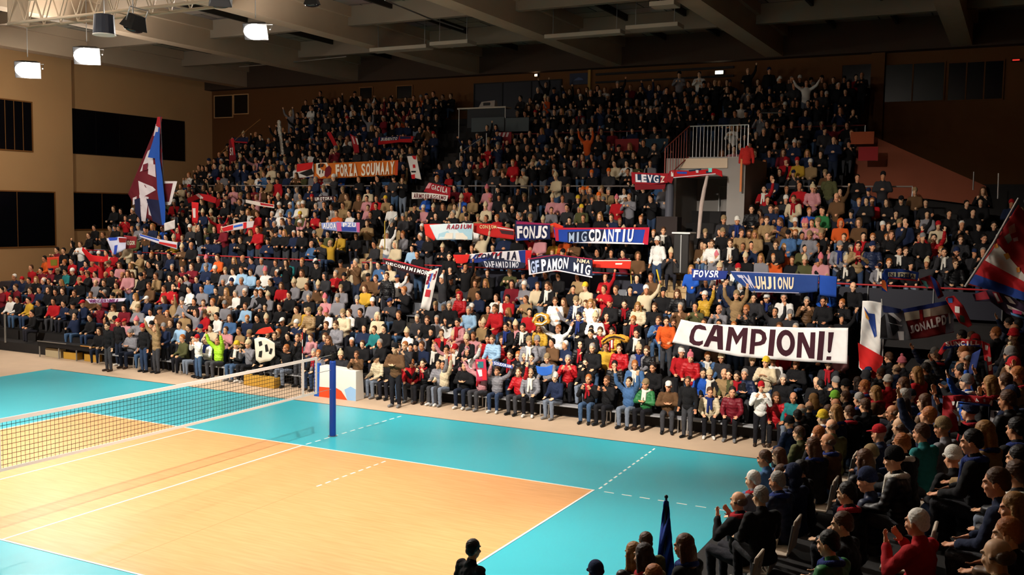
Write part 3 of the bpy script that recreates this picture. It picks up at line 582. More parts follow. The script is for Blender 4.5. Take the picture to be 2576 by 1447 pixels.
# ------------------------------------------------------------------ who sits where: head in the photograph, garment, hair, pose ('!' standing, '?' bench)
# each block: stand, crop origin and scale of the notes, lines "x y garment hair pose"
BLOCKS = [
('far', 0, 450, 2.894, """
790 1085 k d d!|855 1072 k R d!|900 1068 p q a|945 1070 g G a|990 1075 g P a|1050 1085 k P d!|1140 1085 e o U|1235 1098 k b a|1310 1112 s b s|1380 1118 k d s|1450 1155 w R f|1500 1140 w b a
1580 1150 l b U|1640 1150 p b c|1720 1185 k y1 a|1810 1170 g C f|1945 1160 k G a|2025 1185 k o f|2100 1165 k d s|2190 1190 g b a|2270 1210 p b s
610 965 n q s|470 950 n d s|390 905 r d s|240 960 k d s|215 925 y d s|285 890 k d s|540 975 n d u|660 1050 k d s
820 940 c M a|985 900 c l a|1000 940 g E a|1075 855 n X s|1220 965 b o s|1330 910 g G s|1340 1010 e g s|1480 890 p b s|1410 880 k d c|1585 1000 w d s|1670 1000 j M s|1640 920 g G s
1790 960 s b s|1870 880 g b s|1890 800 s z s|1960 880 g C s|1930 940 k d s|2040 960 k d s|2060 1040 k X s|2165 960 e b s|2250 870 k g s|2235 920 y d s|1940 1055 k C s|1880 1030 k d s|1800 1010 n o s|2110 850 k d s|2150 820 g C s
1090 790 b b s|1140 700 e b s|1200 790 r b s|1260 830 r d u|1050 750 k b s|960 680 c M s|930 700 p M s|1030 690 k K s|870 600 p M s|950 640 c l s|1100 545 k o a|1030 585 c z a|1160 650 d h s|1240 600 n d s|1330 650 m b s|1395 665 m b c
1395 520 k z s|1445 550 k g s|1505 590 j P s|1590 620 o b s|1640 670 g E s|1700 690 w b s|1760 640 s b s|1830 640 s b s|1905 640 g g s|1935 690 w P s|2010 620 d b s|2100 610 t b s|2205 640 k o s|2200 710 c M s|2300 640 k W s|1520 740 j N s|1470 760 g d s|1760 760 g g s|1900 820 k b s
525 580 r d s|480 640 t d s|600 690 r R s|640 700 k b c|690 660 p d c|820 690 k d s|760 740 k b s|700 750 g z s|850 800 e b s|660 820 b b s|545 800 k b s|580 800 k E s|380 600 r d s|330 590 o d s|300 620 m d s|450 700 k l s|225 800 m b s|130 850 k d s|80 850 w d s|40 780 r d s
525 400 k d u|580 405 w b c|650 390 k b s|690 410 k d s|750 400 k b f|805 380 b d s|870 330 b b s|960 335 b o s|1010 355 g G s|1075 370 b d s|1125 380 y O s|1190 400 u d s|1270 430 y C s|1290 380 r b U|1365 330 k d V|1435 365 w b c|1495 350 v E s|1545 345 v E s|1600 340 r q V|1655 300 k d U
1700 350 k b c|1760 360 k d s|1840 340 r b s|1895 370 b o c|1945 330 k M s|2000 330 k g c|2060 330 g M s|2110 320 k b s|2180 300 p W V|2240 330 k b c|2290 350 k G s
970 210 d E c|1060 230 k d s|830 230 k b s|880 260 k d s|590 290 b d s|660 260 k d s|700 240 k d s|1400 120 m d U|1480 90 c d U|1530 80 k b u|1590 110 r d V|1655 60 k d u|1750 170 d E s|1880 230 r b s|1960 130 o b s|2030 110 k C s|2110 60 k d s|2165 90 g g s|2110 230 n E s|2185 230 v Y s|2180 180 w W s|2040 180 w W s|1850 200 b b s|1540 250 c C s|1480 200 k d U
"""),
('far', 750, 450, 2.894, """
390 1225 k w s|470 1240 k b s|605 1225 k g s|440 1300 b d a!|770 1320 k o f|660 1250 k d s|860 1265 k K s|905 1250 k d f|990 1280 k b u|1055 1290 c d u|1120 1330 p d V
150 1175 g o s|120 1230 k g s|210 1055 k b s|165 1060 k E s|280 1060 g b s|370 990 w b a|330 1000 c E s|460 1020 k d s|560 1180 t b s|630 1150 k d s|800 1110 w C s|870 1050 d g s|940 1030 k b s|820 1180 w d s
1010 1040 g g s|1060 900 d g s|1100 940 k g s|1160 890 w o s|1115 820 k x s|1105 720 k g s|1180 790 r h s|1290 760 b b s|1320 840 n d s|1380 900 b d u|1440 830 w b a|1440 910 r b s|1530 910 r d s|1680 950 r d s|1240 930 s g s|1170 1000 p d s|1200 1080 w E s|1230 1160 k C s|1130 1110 p C s|1080 1050 w b s
30 640 k b s|140 640 k K s|200 690 d h s|310 660 b x s|310 780 g E s|290 850 g G s|200 880 p P s|210 950 w P s|70 860 g b s|80 920 e E s|150 790 b C s|430 920 g G s|490 800 y M s|545 850 g W s|640 760 k b d!|590 650 j d s|720 700 w Q V|500 620 c d u
1440 960 k b s|1520 1000 k d s|1590 1060 p C s|1660 840 e b c|1740 770 c b s|1820 780 k b s|1830 850 c M s|1870 910 w b s|1940 870 b M s|2040 700 e L s|2000 810 k d s|2100 870 c M s|2130 930 w l s|2050 950 k d s|2030 900 n E s|2230 780 r b c|2270 900 r d s|2160 1000 w C a|2140 1080 k d s|2010 990 g G V|1890 1090 w o V|1760 1030 y M s|1640 1090 k d s|1680 1120 g E s|1740 1160 g G s|1820 1240 g E s|1610 1300 k o s|1550 1290 k d s|1640 1290 k C s|1700 1270 k d s|1540 1120 b d s|1480 1150 r b s|1420 1120 s b s|1380 1200 r d s|1340 1100 e b s|1280 1140 p b s|1230 1220 p g s|1040 1190 r b s|1090 1200 r b s|1150 1230 k R s|1210 1290 k d a
2145 1260 k g s|2060 1200 k h s|2240 1180 y d s|2290 1090 k o s|2100 1290 k d s|2200 1130 g b s|1360 1060 k C s|1000 930 k E s|970 1150 k d s|900 1130 g d s|740 980 k b s
1050 470 k C c|1000 490 k o s|1210 430 k d U|1090 500 k d s|1430 460 n K s|1505 460 j o s|1330 470 k d s|1180 470 k K s|900 330 k W u|770 440 g o s|830 440 s d s|870 560 k d s|220 400 v d s|310 440 y d s|420 420 k b s|360 340 k d s|500 370 e b c
1000 270 k d s|1100 600 k d s|1700 480 r d U|2180 520 k d V|2260 500 k K U|2120 510 k d s
1230 90 r x s|1140 190 c d u|1270 170 e M s|1215 200 e b s|1310 250 e E s|1370 230 c C s|1290 320 w E s|1400 140 p P s|1460 130 k K s|1540 150 k M u|1650 140 k E s|1690 190 d b s|1630 240 g b c|1700 260 g E s|1790 260 k C s|1850 150 p C s|1840 250 g b s|1920 180 p b s|1960 180 d d s|1980 240 k d s|2040 160 k Y s|2050 250 g g s|2130 100 b d s|2140 180 d o s|2190 90 k O s|2230 160 s G s|2260 100 k G s|2210 240 j d s|2060 60 k d s|1730 40 k d s|1600 60 k d s|1460 60 k K s|1380 30 p P s|1500 200 d E s|1120 240 k d s
20 110 e d s|40 200 c W s|100 150 k R s|190 70 g E s|170 160 g G s|280 240 o b s|330 250 e b s|330 90 b E s|360 130 e M s|440 150 b l s|380 240 w d s|500 130 p d s|570 160 r b s|640 160 e Y s|510 200 p b s|640 70 d b u|680 200 w d s|570 230 k d s|440 250 k d s|240 200 w b s
"""),
('far', 1450, 400, 3.2154, """
620 540 k o c|655 640 w W d!|700 610 k b d!|760 740 d C f|880 260 n h V|605 300 k b s|540 270 k d V|400 350 w b f|430 310 g b c|330 300 r P s|350 530 k o s|220 330 j E s|190 250 e G s|260 190 d O s|100 260 d O s|60 260 b O s|125 190 k O s|260 250 e b s|210 290 e E s|40 350 v Y s|520 500 k o s|60 440 k b s
1110 310 k b s|1200 295 k o s|1150 290 k d s|1195 380 d E s|1190 470 k E s|1300 430 n W s|1340 360 k W s|1420 400 k d s|1490 450 e L s|1540 360 d b s|1580 400 n b s|1690 340 d W s|1620 430 u b s|1650 470 b M c|1760 330 c b s|1540 500 e b s|1600 520 w d s|1770 540 c W h|1820 560 v d s|1850 520 p P s|1990 390 G b s|1920 300 k b s|1910 220 p C s|1880 380 u o s|1960 500 e E c|1700 220 k b u|1640 230 k d u|1560 250 r d c|1600 300 k d s|1480 260 p d U|1520 220 r d u|1390 240 k K s|1330 250 r d s
1040 590 k E s|1105 620 w b s|1165 610 w b s|1270 580 w L s|1330 610 e b s|1400 600 e M s|1450 590 e l s|1540 600 d b s|1490 550 b M s|1720 620 j x s|1780 600 j o s|1890 600 g E s|1990 600 k Z s|1620 700 k b s|1500 760 g l s|1380 740 k C s|1250 710 k b s|1130 770 g P s|1080 730 c K s|1010 720 b L s|1040 700 w d s|1170 840 w C s|1310 830 w R s|1260 800 d b s|1680 760 o l s|1600 820 o o s|1850 760 v C s|1840 730 v d s|1750 770 k b s|1980 840 p P s|1960 790 k N s|2040 800 p b s|1220 870 n N s|1950 720 k o u|1420 680 n d s|1350 680 n b s
1690 80 r R s|1790 60 y R s|1900 60 e W s|1400 70 k d s|1450 60 k b s|1520 90 k o s|1560 30 n d s|1370 150 y Y s|1480 170 r d s|1590 120 n d s|2020 140 b E s|2040 200 v d d!
1190 960 j o V|1050 1000 n b c|1040 1110 y W u|1160 1160 g Z f|1290 1140 e E U|1350 1090 e K u|1380 1150 k o f|1440 1130 d d s|1540 1130 k X a|1680 1180 w g s|1860 1180 b g f|1890 1060 d b u|2010 1160 k b s|2030 1000 u b s
640 1150 k b s|610 1010 b b s|700 1100 k K s|820 1090 k M s|500 1140 c l s|330 1060 k b s|230 1060 r b u|280 1150 k R s|430 1110 k d s|80 1150 c Y s|150 1190 c b s|30 1200 k C s|60 1260 w b f|160 1290 s P s|250 1270 r d s|470 1290 k o s|660 1310 j b c|790 1300 k b s|730 1240 o d s|300 1380 y d s|490 1400 k d s|130 1380 k d s|390 1180 k d s
"""),
('far', 1976, 500, 3.6167, """
480 30 d o s|340 100 G d s|250 180 p b s|190 220 g P s|790 50 r o s|670 30 n o s|680 190 b h s|500 220 o h s|710 320 r d s|800 340 k o s|540 390 k b s|590 470 d g s|490 450 g G s|660 420 e d c|790 450 n N s|920 360 n o u|960 350 k M u|1000 170 k d c|1040 230 k E s|940 200 k b s|880 210 k W s|1060 60 k x s|1280 80 k d s|1290 140 g d s|1180 20 b E s|1390 220 c R s|1200 240 k d u|1220 340 k b f|1350 380 r d U|1560 440 k N f|1600 370 d b s|1800 370 k d s|1450 480 d d s|950 520 k o s|1090 530 k b s|1030 480 k d s|860 540 g d s|560 580 k C s|340 330 k E s|230 330 k g s|290 440 k o u|380 500 k b s|160 500 v b a|50 310 j o s
1410 690 k o s|1530 720 k b s|1480 220 k d s|1700 190 k d s|1640 60 k d s|1780 90 k d s|1900 330 k d s|1990 460 k d s|2080 560 k d s|960 910 k Z c|1060 910 k d s|520 920 k o c|610 950 k Z s|350 960 k d s
"""),
# front bench, right of the net post
('far', 750, 850, 2.4243, """
760 75 n b s|855 130 g d u|905 115 c d s|1040 125 w P V|1115 145 p C V|1210 165 g b V|1345 195 r b u|1415 185 g Z s|1575 150 n W s|1640 225 r g f|1770 210 k o f|1885 230 k b f|1930 205 k d s|2015 240 j d U|2050 215 j o s|2120 255 G E a|2255 250 b X a|350 110 b E f!|595 75 b K a!|650 125 d o f!|690 110 r o s|2170 240 k d s|1960 90 r b s|1805 75 k o s|2080 60 g C s|2130 110 k b s
"""),
('far', 1700, 850, 2.4235, """
68 262 k b d!|205 278 c b s|210 235 k C s|298 258 e z s|345 330 m d s|415 285 n g a|512 300 w q f|612 335 r M s|725 335 t Z s|285 140 d C s|465 150 k C s|550 160 c Y c|660 215 k g s|735 150 k o a|935 150 d K s|30 130 r W s|90 130 r P s|190 130 j o s|165 200 u d s|590 230 w d s|380 200 k d s|330 180 v d s
"""),
# the end stand on the right, seen from behind and from the side
('end', 1700, 850, 2.4235, """
70 1320 k M s|-195 1262 v b s|-260 1350 d l s|-500 1450 k N s|-130 1470 k o s|-210 1440 e L s
380 1030 k z f|515 990 k g s|630 890 n g s|480 890 g w s|555 765 j b s|655 830 g b s|715 870 n h s|775 810 k d s|845 690 k M s|760 590 v b s|870 600 k o s|950 555 v z s|990 475 n l s|940 685 b z s|900 510 w Y s|1060 455 k b s|1150 455 k b s|968 390 k V s|1040 310 k K s|1160 320 r o s|1230 340 b l s|1400 310 b M s|1480 235 r l s|1380 170 d P s|1370 575 k z s|1400 505 k z s|1335 495 k z s|1250 600 n q s|1385 655 k o s|1510 590 t b s|1520 500 n o U|1690 730 k W s|1355 765 k K s|1900 610 e l s|1060 965 k d s|1190 910 n N s|1040 1145 k b s|950 1260 G d s|1470 1125 r w f|2095 1040 b l s|2085 870 d b s|1990 890 n b s|2060 1200 k o s|1980 1380 e z s|2110 750 k d s|1760 100 e o s|1725 190 k z V|1930 295 k l s|2000 270 k b V|1770 270 u G V|1590 130 n b V|1800 480 k N V|2100 260 e o s|1530 400 b M s|1300 130 k b s|1250 230 k b s|850 370 b d s|880 310 k d s|1120 390 k g s|1640 640 g E s|2080 600 k d s|1830 700 k d s|640 800 k M s
"""),
('end', 1976, 500, 3.6167, """
1720 960 k M s|2050 1040 n d s|1350 900 d b s|1620 1180 k d s|1900 1230 k o s|1050 900 n b V|1650 790 b d u|2120 900 n d V
"""),
]
# ================================================================== place the spectators
_a, _b = atY(1676, 432, 17.6).x, atY(1868, 640, 17.6).x
VOMIT = (_a-.35, _b+.35, 16.9, 21.9)    # the exit block
PS, PSE = 1.13, 1.08      # build of the people in the far stand and in the end stand
def far_fit(px, py, stand, taken, pref=None):
    best = None
    for ri, (y, z, t) in enumerate(ROWS):
        P = atY(px, py, y-.06)
        if not TIER_X[t][0] <= P.x <= TIER_X[t][1]: continue
        if VOMIT[0] < P.x < VOMIT[1] and VOMIT[2] < y < VOMIT[3]: continue
        for st in ((True,) if stand else (False, True)):
            e = abs(P.z-(z+HEAD_H[st]*PS))+((.9 if ri == 0 else .22) if st and not stand else 0)
            if any(abs(P.x-x) < .47 for x in taken.get(('far', ri), ())): e += .5
            if best is None or e < best[0]: best = (e, ri, st, P.x)
    return best
def end_fit(px, py, stand, taken):
    """march along the sight line until it meets the height of heads over the nearest row"""
    best = None; d = ray(px, py).normalized(); t = 8.2
    while t < 40:
        t += .05; P = CAM+d*t; ri = min(EN-1, max(0, round((P.x+.06-EX0)/EDX))); x, z = EROWS[ri]
        if not -15.4 <= P.y <= 6.3: continue
        dx = abs(P.x+.06-x)
        for st in ((True,) if stand else (False, True)):
            e = abs(P.z-(z+HEAD_H[st]*PSE))+(.7 if st and not stand else 0)+max(0, dx-.34)
            if any(abs(P.y-y) < .45 for y in taken.get(('end', ri), ())): e += .25
            if best is None or e < best[0]: best = (e, ri, st, P.y, max(-.34, min(.34, P.x+.06-x)))
    return best
# people on their feet on the floor before the front bench: head, feet in the photograph
ON_FLOOR = [(995, 878, 1024, 'b', 'K', 'a', 'brown jumper and black cap standing with folded arms right of the net post'), (1728, 960, 1102, 'k', 'b', 'd', 'black jacket and dark trousers standing before the front bench under the white banner'),
            (1910, 974, 1108, 'w', 'R', 'f', 'white coat and red hat standing near the right end of the front bench'), (898, 893, 1004, 'b', 'b', 'f', 'brown coat standing beside the white display board'),
            (274, 822, 934, 'k', 'd', 'd', 'black jacket standing first in line at the right end of the black bench'), (363, 826, 936, 'k', 'R', 'd', 'black jumper and red hat standing before the left front bench'),
            (500, 852, 944, 'w', 'R', 'f', 'white shirt and red hat standing before the left front bench'), (394, 828, 938, 'e', 'o', 'U', 'tan jumper standing with arms up before the left front bench')]
TAKEN = {}; PEOPLE = []
for stand_name, ox, oy, sc, text in BLOCKS:
    for item in text.replace('\n', '|').split('|'):
        w = item.split()
        if len(w) < 5: continue
        px, py = ox+float(w[0])/sc, oy+float(w[1])/sc
        if any(abs(px-q[0]) < 12 and abs(py-q[1]) < 16 for q in ON_FLOOR): continue
        top = w[2]; hair = w[3][0].upper() if w[3] == 'y1' else w[3]; pose = w[4][0]; up = '!' in w[4]
        if pose not in POSES: pose = 's'
        fit = (far_fit if stand_name == 'far' else end_fit)(px, py, up, TAKEN)
        if fit is None or fit[0] > 1.0: continue
        e, ri, st, u = fit[:4]; TAKEN.setdefault((stand_name, ri), []).append(u)
        if stand_name == 'far': y, z, t = ROWS[ri]; loc = Vector((u, y+.02, z))
        else: x, z = EROWS[ri]; loc = Vector((x+fit[4], u, z))
        depth = (loc-CAM).dot(FW)
        PEOPLE.append(dict(px=px, py=py, top=top, hair=hair, pose=pose, stand=st, where=stand_name, row=ri, u=u, loc=loc, depth=depth, note=True))
# the seats in between: people of whom the photograph shows little more than a head
RF = random.Random(11)
def palette(px, py):
    base = [('k', 40), ('n', 15), ('d', 13), ('g', 7), ('b', 7), ('c', 4), ('w', 4), ('r', 4), ('j', 3), ('u', 2), ('e', 4), ('m', 2), ('p', 2), ('v', 2), ('o', 1), ('y', 1)]
    if px < 320: base = [('k', 42), ('r', 16), ('n', 12), ('m', 8), ('d', 8), ('g', 5), ('o', 3), ('c', 3)]
    if py < 400: base = [('k', 62), ('n', 16), ('d', 14), ('g', 4), ('w', 2), ('o', 1), ('b', 4), ('m', 2)]  # shade of the upper rows put into the clothes: mostly black
    if px > 2150: base = [('k', 55), ('n', 20), ('d', 14), ('b', 6), ('r', 4)]
    return RF.choices([b[0] for b in base], [b[1] for b in base])[0]
def rhair(): return RF.choices(list('dbgwozZLlMKNRWGCExQh'), [16, 14, 6, 2, 3, 5, 3, 5, 4, 5, 8, 4, 2, 4, 5, 3, 3, 4, 2, 3])[0]
def to_px(P):
    d = P-CAM; w = d.dot(FW); return IMG_W/2+F_PX*d.dot(RT)/w, IMG_H/2-F_PX*d.dot(UP)/w
GAPS = {'A': [(-3.9, -2.9), (6.35, 7.15)], 'B': [(-9.6, -7.9), (5.0, 6.9)], 'C': [(-10.6, -8.6), (2.6, 5.6)], 'D': [(-12.4, -7.4)]}
for ri, (y, z, t) in enumerate(ROWS):
    x0, x1 = TIER_X[t]; x = x0+.4
    while x < x1-.3:
        x += .53*RF.uniform(.88, 1.14)
        if any(a < x < b for a, b in GAPS[t]): continue
        if VOMIT[0] < x < VOMIT[1] and 15.2 < y < VOMIT[3]: continue
        if ri == 0 and (x < -17.0 or x > 12.0): continue
        if ri == 1 and x < -20: continue
        if any(abs(x-u) < .47 for u in TAKEN.get(('far', ri), ())): continue
        st = RF.random() < (.12 if t == 'A' else .35 if t == 'B' else .2)
        px, py = to_px(Vector((x, y, z+1.2)))
        if t == 'B' and px > 2250 and RF.random() < .35: continue
        if t == 'C' and x > 8.5 and RF.random() < .3: continue
        if RF.random() < .05: continue
        if not (-60 < px < IMG_W+60): continue
        TAKEN.setdefault(('far', ri), []).append(x); loc = Vector((x, y+.02, z))
        PEOPLE.append(dict(px=px, py=py, top=palette(px, py), hair=rhair(), pose=RF.choices('sacuUVfd', [40, 14, 18, 6, 3, 3, 9, 5])[0], stand=st, where='far', row=ri, u=x, loc=loc, depth=(loc-CAM).dot(FW), note=False))
for ri, (xr, z) in enumerate(EROWS):
    y = -15.2
    while y < 6.0:
        y += .66*RF.uniform(.9, 1.15); loc = Vector((xr+.02, y, z)); depth = (loc-CAM).dot(FW)
        if depth < 13 or any(abs(y-u) < .60 for u in TAKEN.get(('end', ri), ())): continue
        px, py = to_px(loc+Vector((0, 0, 1.3)))
        if not (-80 < px < IMG_W+80) or py > IMG_H+40 or RF.random() < (.55 if depth < 18 else .15): continue
        if px < 2120 and py > 1080: continue
        TAKEN.setdefault(('end', ri), []).append(y)
        PEOPLE.append(dict(px=px, py=py, top=palette(2300, 900), hair=rhair(), pose=RF.choices('sacf', [6, 2, 1, 1])[0], stand=False, where='end', row=ri, u=y, loc=loc, depth=depth, note=False))
# the 300 that show largest are people of their own, the rest the crowd behind them
def shows(p): return (1.35 if p['note'] else 1.0)*(1.5 if p['where'] == 'far' and p['row'] == 0 else 1.15 if p['stand'] else 1)/p['depth']*(1 if -10 < p['px'] < IMG_W+10 and p['py'] < IMG_H+30 else .2)
PEOPLE.sort(key=lambda p: -shows(p))
NEAR, REST = PEOPLE[:291], PEOPLE[291:]
ROW_WORDS = ['front bench row', 'second row', 'third row', 'fourth row', 'fifth row', 'sixth row', 'seventh row', 'eighth row', 'first upper row', 'second upper row', 'third upper row', 'fourth upper row', 'fifth upper row', 'sixth upper row', 'seventh upper row', 'first high row', 'second high row', 'third high row', 'fourth high row', 'fifth high row', 'sixth high row']
def ordinal(n): return f"{n}{'th' if 10 <= n % 100 <= 20 else {1: 'st', 2: 'nd', 3: 'rd'}.get(n % 10, 'th')}"
groups = {}
for p in PEOPLE: groups.setdefault((p['where'], p['row']), []).append(p)      # counted among everyone in the row
POST_PX = 838
for (wh, ri), ps in groups.items():
    if wh == 'far':
        L = sorted([p for p in ps if p['px'] < POST_PX], key=lambda p: -p['px']); Rr = sorted([p for p in ps if p['px'] >= POST_PX], key=lambda p: p['px'])
        for lst, side in ((L, 'left'), (Rr, 'right')):
            for k, p in enumerate(lst): p['place'] = f"{ordinal(k+1)} {side} of net post, {ROW_WORDS[ri] if ri < len(ROW_WORDS) else 'top rows'}"
    else:
        for k, p in enumerate(sorted(ps, key=lambda p: p['u'])): p['place'] = f"{ordinal(k+1)} from near end, {ordinal(ri+1)} end-stand row"
for p in NEAR:
    rnd = random.Random(int(p['px']*7+p['py']*13)); sc = (PS if p['where'] == 'far' else PSE)*rnd.uniform(.97, 1.05)
    rz = (rnd.uniform(-.25, .30) if p['where'] == 'far' else -PI/2+rnd.uniform(-.95, -.15))
    scarf = rnd.choice([None]*5+['9c1620', '1c2c66', 'd8d2c6']) if p['note'] else None
    o = person(p['loc'], rz, p['top'], p['hair'], p['pose'], p['stand'], rnd, sc, scarf=scarf, shoes=(p['where'] == 'far' and p['row'] == 0) or (p['where'] == 'end' and p['depth'] < 20))
    garment = {'w': 'top', 'c': 'jumper', 'y': 'top', 'l': 'top'}.get(p['top'], 'jacket')
    hw = HAIRS[p['hair']][2]
    hw = hw.replace('a bald crown and grey sides', 'bald grey head')
    head = f"person in {TOPS[p['top']][1]} {garment}, {hw}"; full = f"{head}, {POSE_W[p['pose']]}, {p['place']}"
    if len(full.split()) > 16 or p['pose'] == 's': full = f"{head}, {p['place']}"
    tag(o, full, 'person', 'spectators in the far grandstand' if p['where'] == 'far' else 'spectators in the end stand')

rnd = random.Random(5)
for hx, hy, fy, top_, hair_, pose_, lab in ON_FLOOR:
    f = atZ(hx, fy, 0); f.y = min(f.y, 6.75); h = atY(hx, hy, f.y).z; o = person(Vector((h*0+atY(hx, fy, f.y).x, f.y, 0)), rnd.uniform(-.2, .3), top_, hair_, pose_, True, rnd, max(.95, min(1.25, h/1.655)), puffer=False)
    tag(o, 'person in '+lab, 'person')
q = atZ(1185, 1392, 1.80); o = person(Vector((q.x, q.y, .006)), PI-.35, 'k', 'd', 'd', True, rnd, 1.10, trouser='15151a', puffer=False)
tag(o, 'person in black jacket with short dark hair standing at the court edge, seen from behind', 'person')
# everyone farther up the stands: one crowd
def crowd_object(name, people):
    V, F, Cc = [], [], []; base = 0
    cache = {}; TINT = {}
    def arr(me):
        if me.name not in cache:
            c = coords(me); n = len(me.polygons); lv = np.empty(n*4, int) if all(len(q.vertices) == 4 for q in me.polygons) else None
            if lv is not None: me.polygons.foreach_get('vertices', lv); lv = lv.reshape(-1, 4)
            cache[me.name] = (c, lv)
        return cache[me.name]
    for p in people:
        rnd = random.Random(int(p['px']*7+p['py']*13)); hz = .935 if p['stand'] else .5; lb, lj, R, lean = L_UP[p['pose']]
        sc = (PS if p['where'] == 'far' else PSE)*rnd.uniform(.95, 1.06); rz = rnd.uniform(-.35, .35) if p['where'] == 'far' else -PI/2+rnd.uniform(-.9, -.1)
        T = Matrix.Translation(p['loc']) @ Matrix.Rotation(rz, 4, 'Z') @ Matrix.Scale(sc, 4)
        up = T @ Matrix.Translation((0, 0, hz)); Lm = Matrix.Rotation(math.radians(lean), 4, 'X')
        hm = up @ Lm @ Matrix.Translation(HEAD_AT) @ R.to_4x4() @ Matrix.Translation(-HEAD_AT)
        kind, hcol, _ = HAIRS[p['hair']]; top = TOPS[p['top']][0]
        for me, M, c in ((lb, up, rnd.choice(SKINS)), (lj, up, top), (L_HAIR[kind], hm, hcol or top), (L_LOW['stand' if p['stand'] else 'sit'], up, rnd.choice(TROUS))):
            co, fa = arr(me); A = np.array(M); V.append(co @ A[:3, :3].T+A[:3, 3]); F.append(fa+base); base += len(co)
            q = np.tile(np.array([*hexc(c), 1.0]), (len(co), 1))
            if me is lb:
                if me.name not in TINT:
                    fb = np.empty(len(co)*4, np.float32); me.color_attributes['face'].data.foreach_get('color', fb); TINT[me.name] = fb.reshape(-1, 4)
                q = q*TINT[me.name]
            Cc.append(q)
    V, F, Cc = np.concatenate(V), np.concatenate(F), np.concatenate(Cc)
    me = bpy.data.meshes.new(name); me.vertices.add(len(V)); me.vertices.foreach_set('co', V.ravel())
    me.loops.add(F.size); me.loops.foreach_set('vertex_index', F.ravel().astype(np.int32))
    me.polygons.add(len(F)); me.polygons.foreach_set('loop_start', np.arange(len(F), dtype=np.int32)*4)
    me.polygons.foreach_set('use_smooth', np.ones(len(F), bool)); me.update(calc_edges=True)
    ca = me.color_attributes.new('cloth', 'FLOAT_COLOR', 'POINT'); ca.data.foreach_set('color', Cc.ravel())
    m, nt, b = new_mat('crowd_clothes'); b.inputs['Roughness'].default_value = .85; b.inputs['Specular IOR Level'].default_value = .2
    at = nt.nodes.new('ShaderNodeAttribute'); at.attribute_name = 'cloth'; nt.links.new(at.outputs['Color'], b.inputs['Base Color'])
    me.materials.append(m); o = bpy.data.objects.new(name, me); COL.objects.link(o); return o
o = crowd_object('crowd', REST)
tag(o, 'dense crowd of spectators filling the upper rows of the grandstand behind the nearer people', 'crowd', kind='stuff')
print('people', len(NEAR), 'crowd', len(REST), 'verts', len(o.data.vertices))
# ================================================================== the net
r = empty('volleyball_net', (0, 0, 0))
Y0, Y1, Z0, Z1 = .62, -10.0, 1.43, 2.43
mb = MB()
def sag(y, t): return -.02*math.sin(PI*(y-Y1)/(Y0-Y1))*t
ny = 106
for k in range(11):
    z = Z0+(Z1-Z0)*k/10; mb.tube([(0, Y0+(Y1-Y0)*i/20, z+sag(Y0+(Y1-Y0)*i/20, 1)) for i in range(21)], .0055, 4)
for i in range(ny+1):
    y = Y0+(Y1-Y0)*i/ny; mb.tube([(0, y, Z0+sag(y, 1)), (0, y, Z1+sag(y, 1))], .0048, 4)
mb.build('net_mesh', mat('black_net_cord', '1b1a18', .8), r)
def band(z0, z1, nm, m):
    mb = MB(); n = 24; ys = [Y0+(Y1-Y0)*i/n for i in range(n+1)]
    vs = []
    for y in ys: vs += [(-.012, y, z0+sag(y, 1)), (.012, y, z0+sag(y, 1)), (.012, y, z1+sag(y, 1)), (-.012, y, z1+sag(y, 1))]
    fs = [(i*4+k, i*4+(k+1) % 4, i*4+4+(k+1) % 4, i*4+4+k) for i in range(n) for k in range(4)]+[(0, 1, 2, 3), (4*n+3, 4*n+2, 4*n+1, 4*n)]
    mb.add(vs, fs); return mb.build(nm, m, r)
M_tape = mat('white_net_tape', 'dedad6', .6, nscale=2, namp=.06)
band(Z1-.035, Z1+.05, 'top_band', M_tape); band(Z0-.03, Z0+.035, 'bottom_band', M_tape)
for y in (0, -9.4, Y0-.02, Y1+.02):
    mb = MB(); w = .045 if y in (0, -9.4) else .03; mb.box((-.018, y-w, Z0-.03), (.018, y+w, Z1+.04)); mb.build('side_band', M_tape, r)
def antenna(y):
    root = MB(); ms = [mat('antenna_red', 'b5202a', .4), M_tape]
    for k in range(9): root.tube([(-.03, y, Z0+.02+.2*k), (-.03, y, Z0+.02+.2*(k+1))], .011, 8, mi=k % 2)
    return root.build('antenna', ms, r)
antenna(.03); antenna(-9.45)
for z in (Z1, Z0, 2.0):
    for a_, b_ in ((Y0, 1.38), (Y1, -10.7)):
        mb = MB(); mb.tube([(0, a_, z), (0, b_, z+(.02 if z == Z1 else 0))], .008, 6); mb.build('rope', mat('net_rope', '8a8680', .6), r)
tag(r, 'volleyball net with white bands stretched across the middle of the court', 'net')
def net_post(y, label):
    o = empty('net_post', (0, y, .006)); mb = MB()
    M_pad = mat('blue_post_padding', '1a3f96', .45, nscale=5, namp=.08)
    mb.tube([(0, 0, 0), (0, 0, .03), (0, 0, 2.22), (0, 0, 2.26)], [.085, .095, .095, .08], 16); mb.build('padding', M_pad, o, smooth=False)
    mb = MB(); mb.tube([(0, 0, 2.2), (0, 0, 2.56)], .05, 14); pl_ = mb.build('pole', mat('dark_steel', '26262c', .35, metal=.7), o)
    mb = MB(); mb.box((-.07, -.06, 2.36), (.07, .09, 2.50)); mb.build('winch', M_black, pl_, bevel=.01)
    mb = MB(); mb.tube([(0, 0, 0), (0, 0, .012)], .14, 18); mb.build('floor_plate', M_metal, o)
    return tag(o, label, 'post')
net_post(1.38, 'tall blue padded net post standing on the teal floor before the crowd')
net_post(-10.7, 'blue padded net post at the near end of the net')

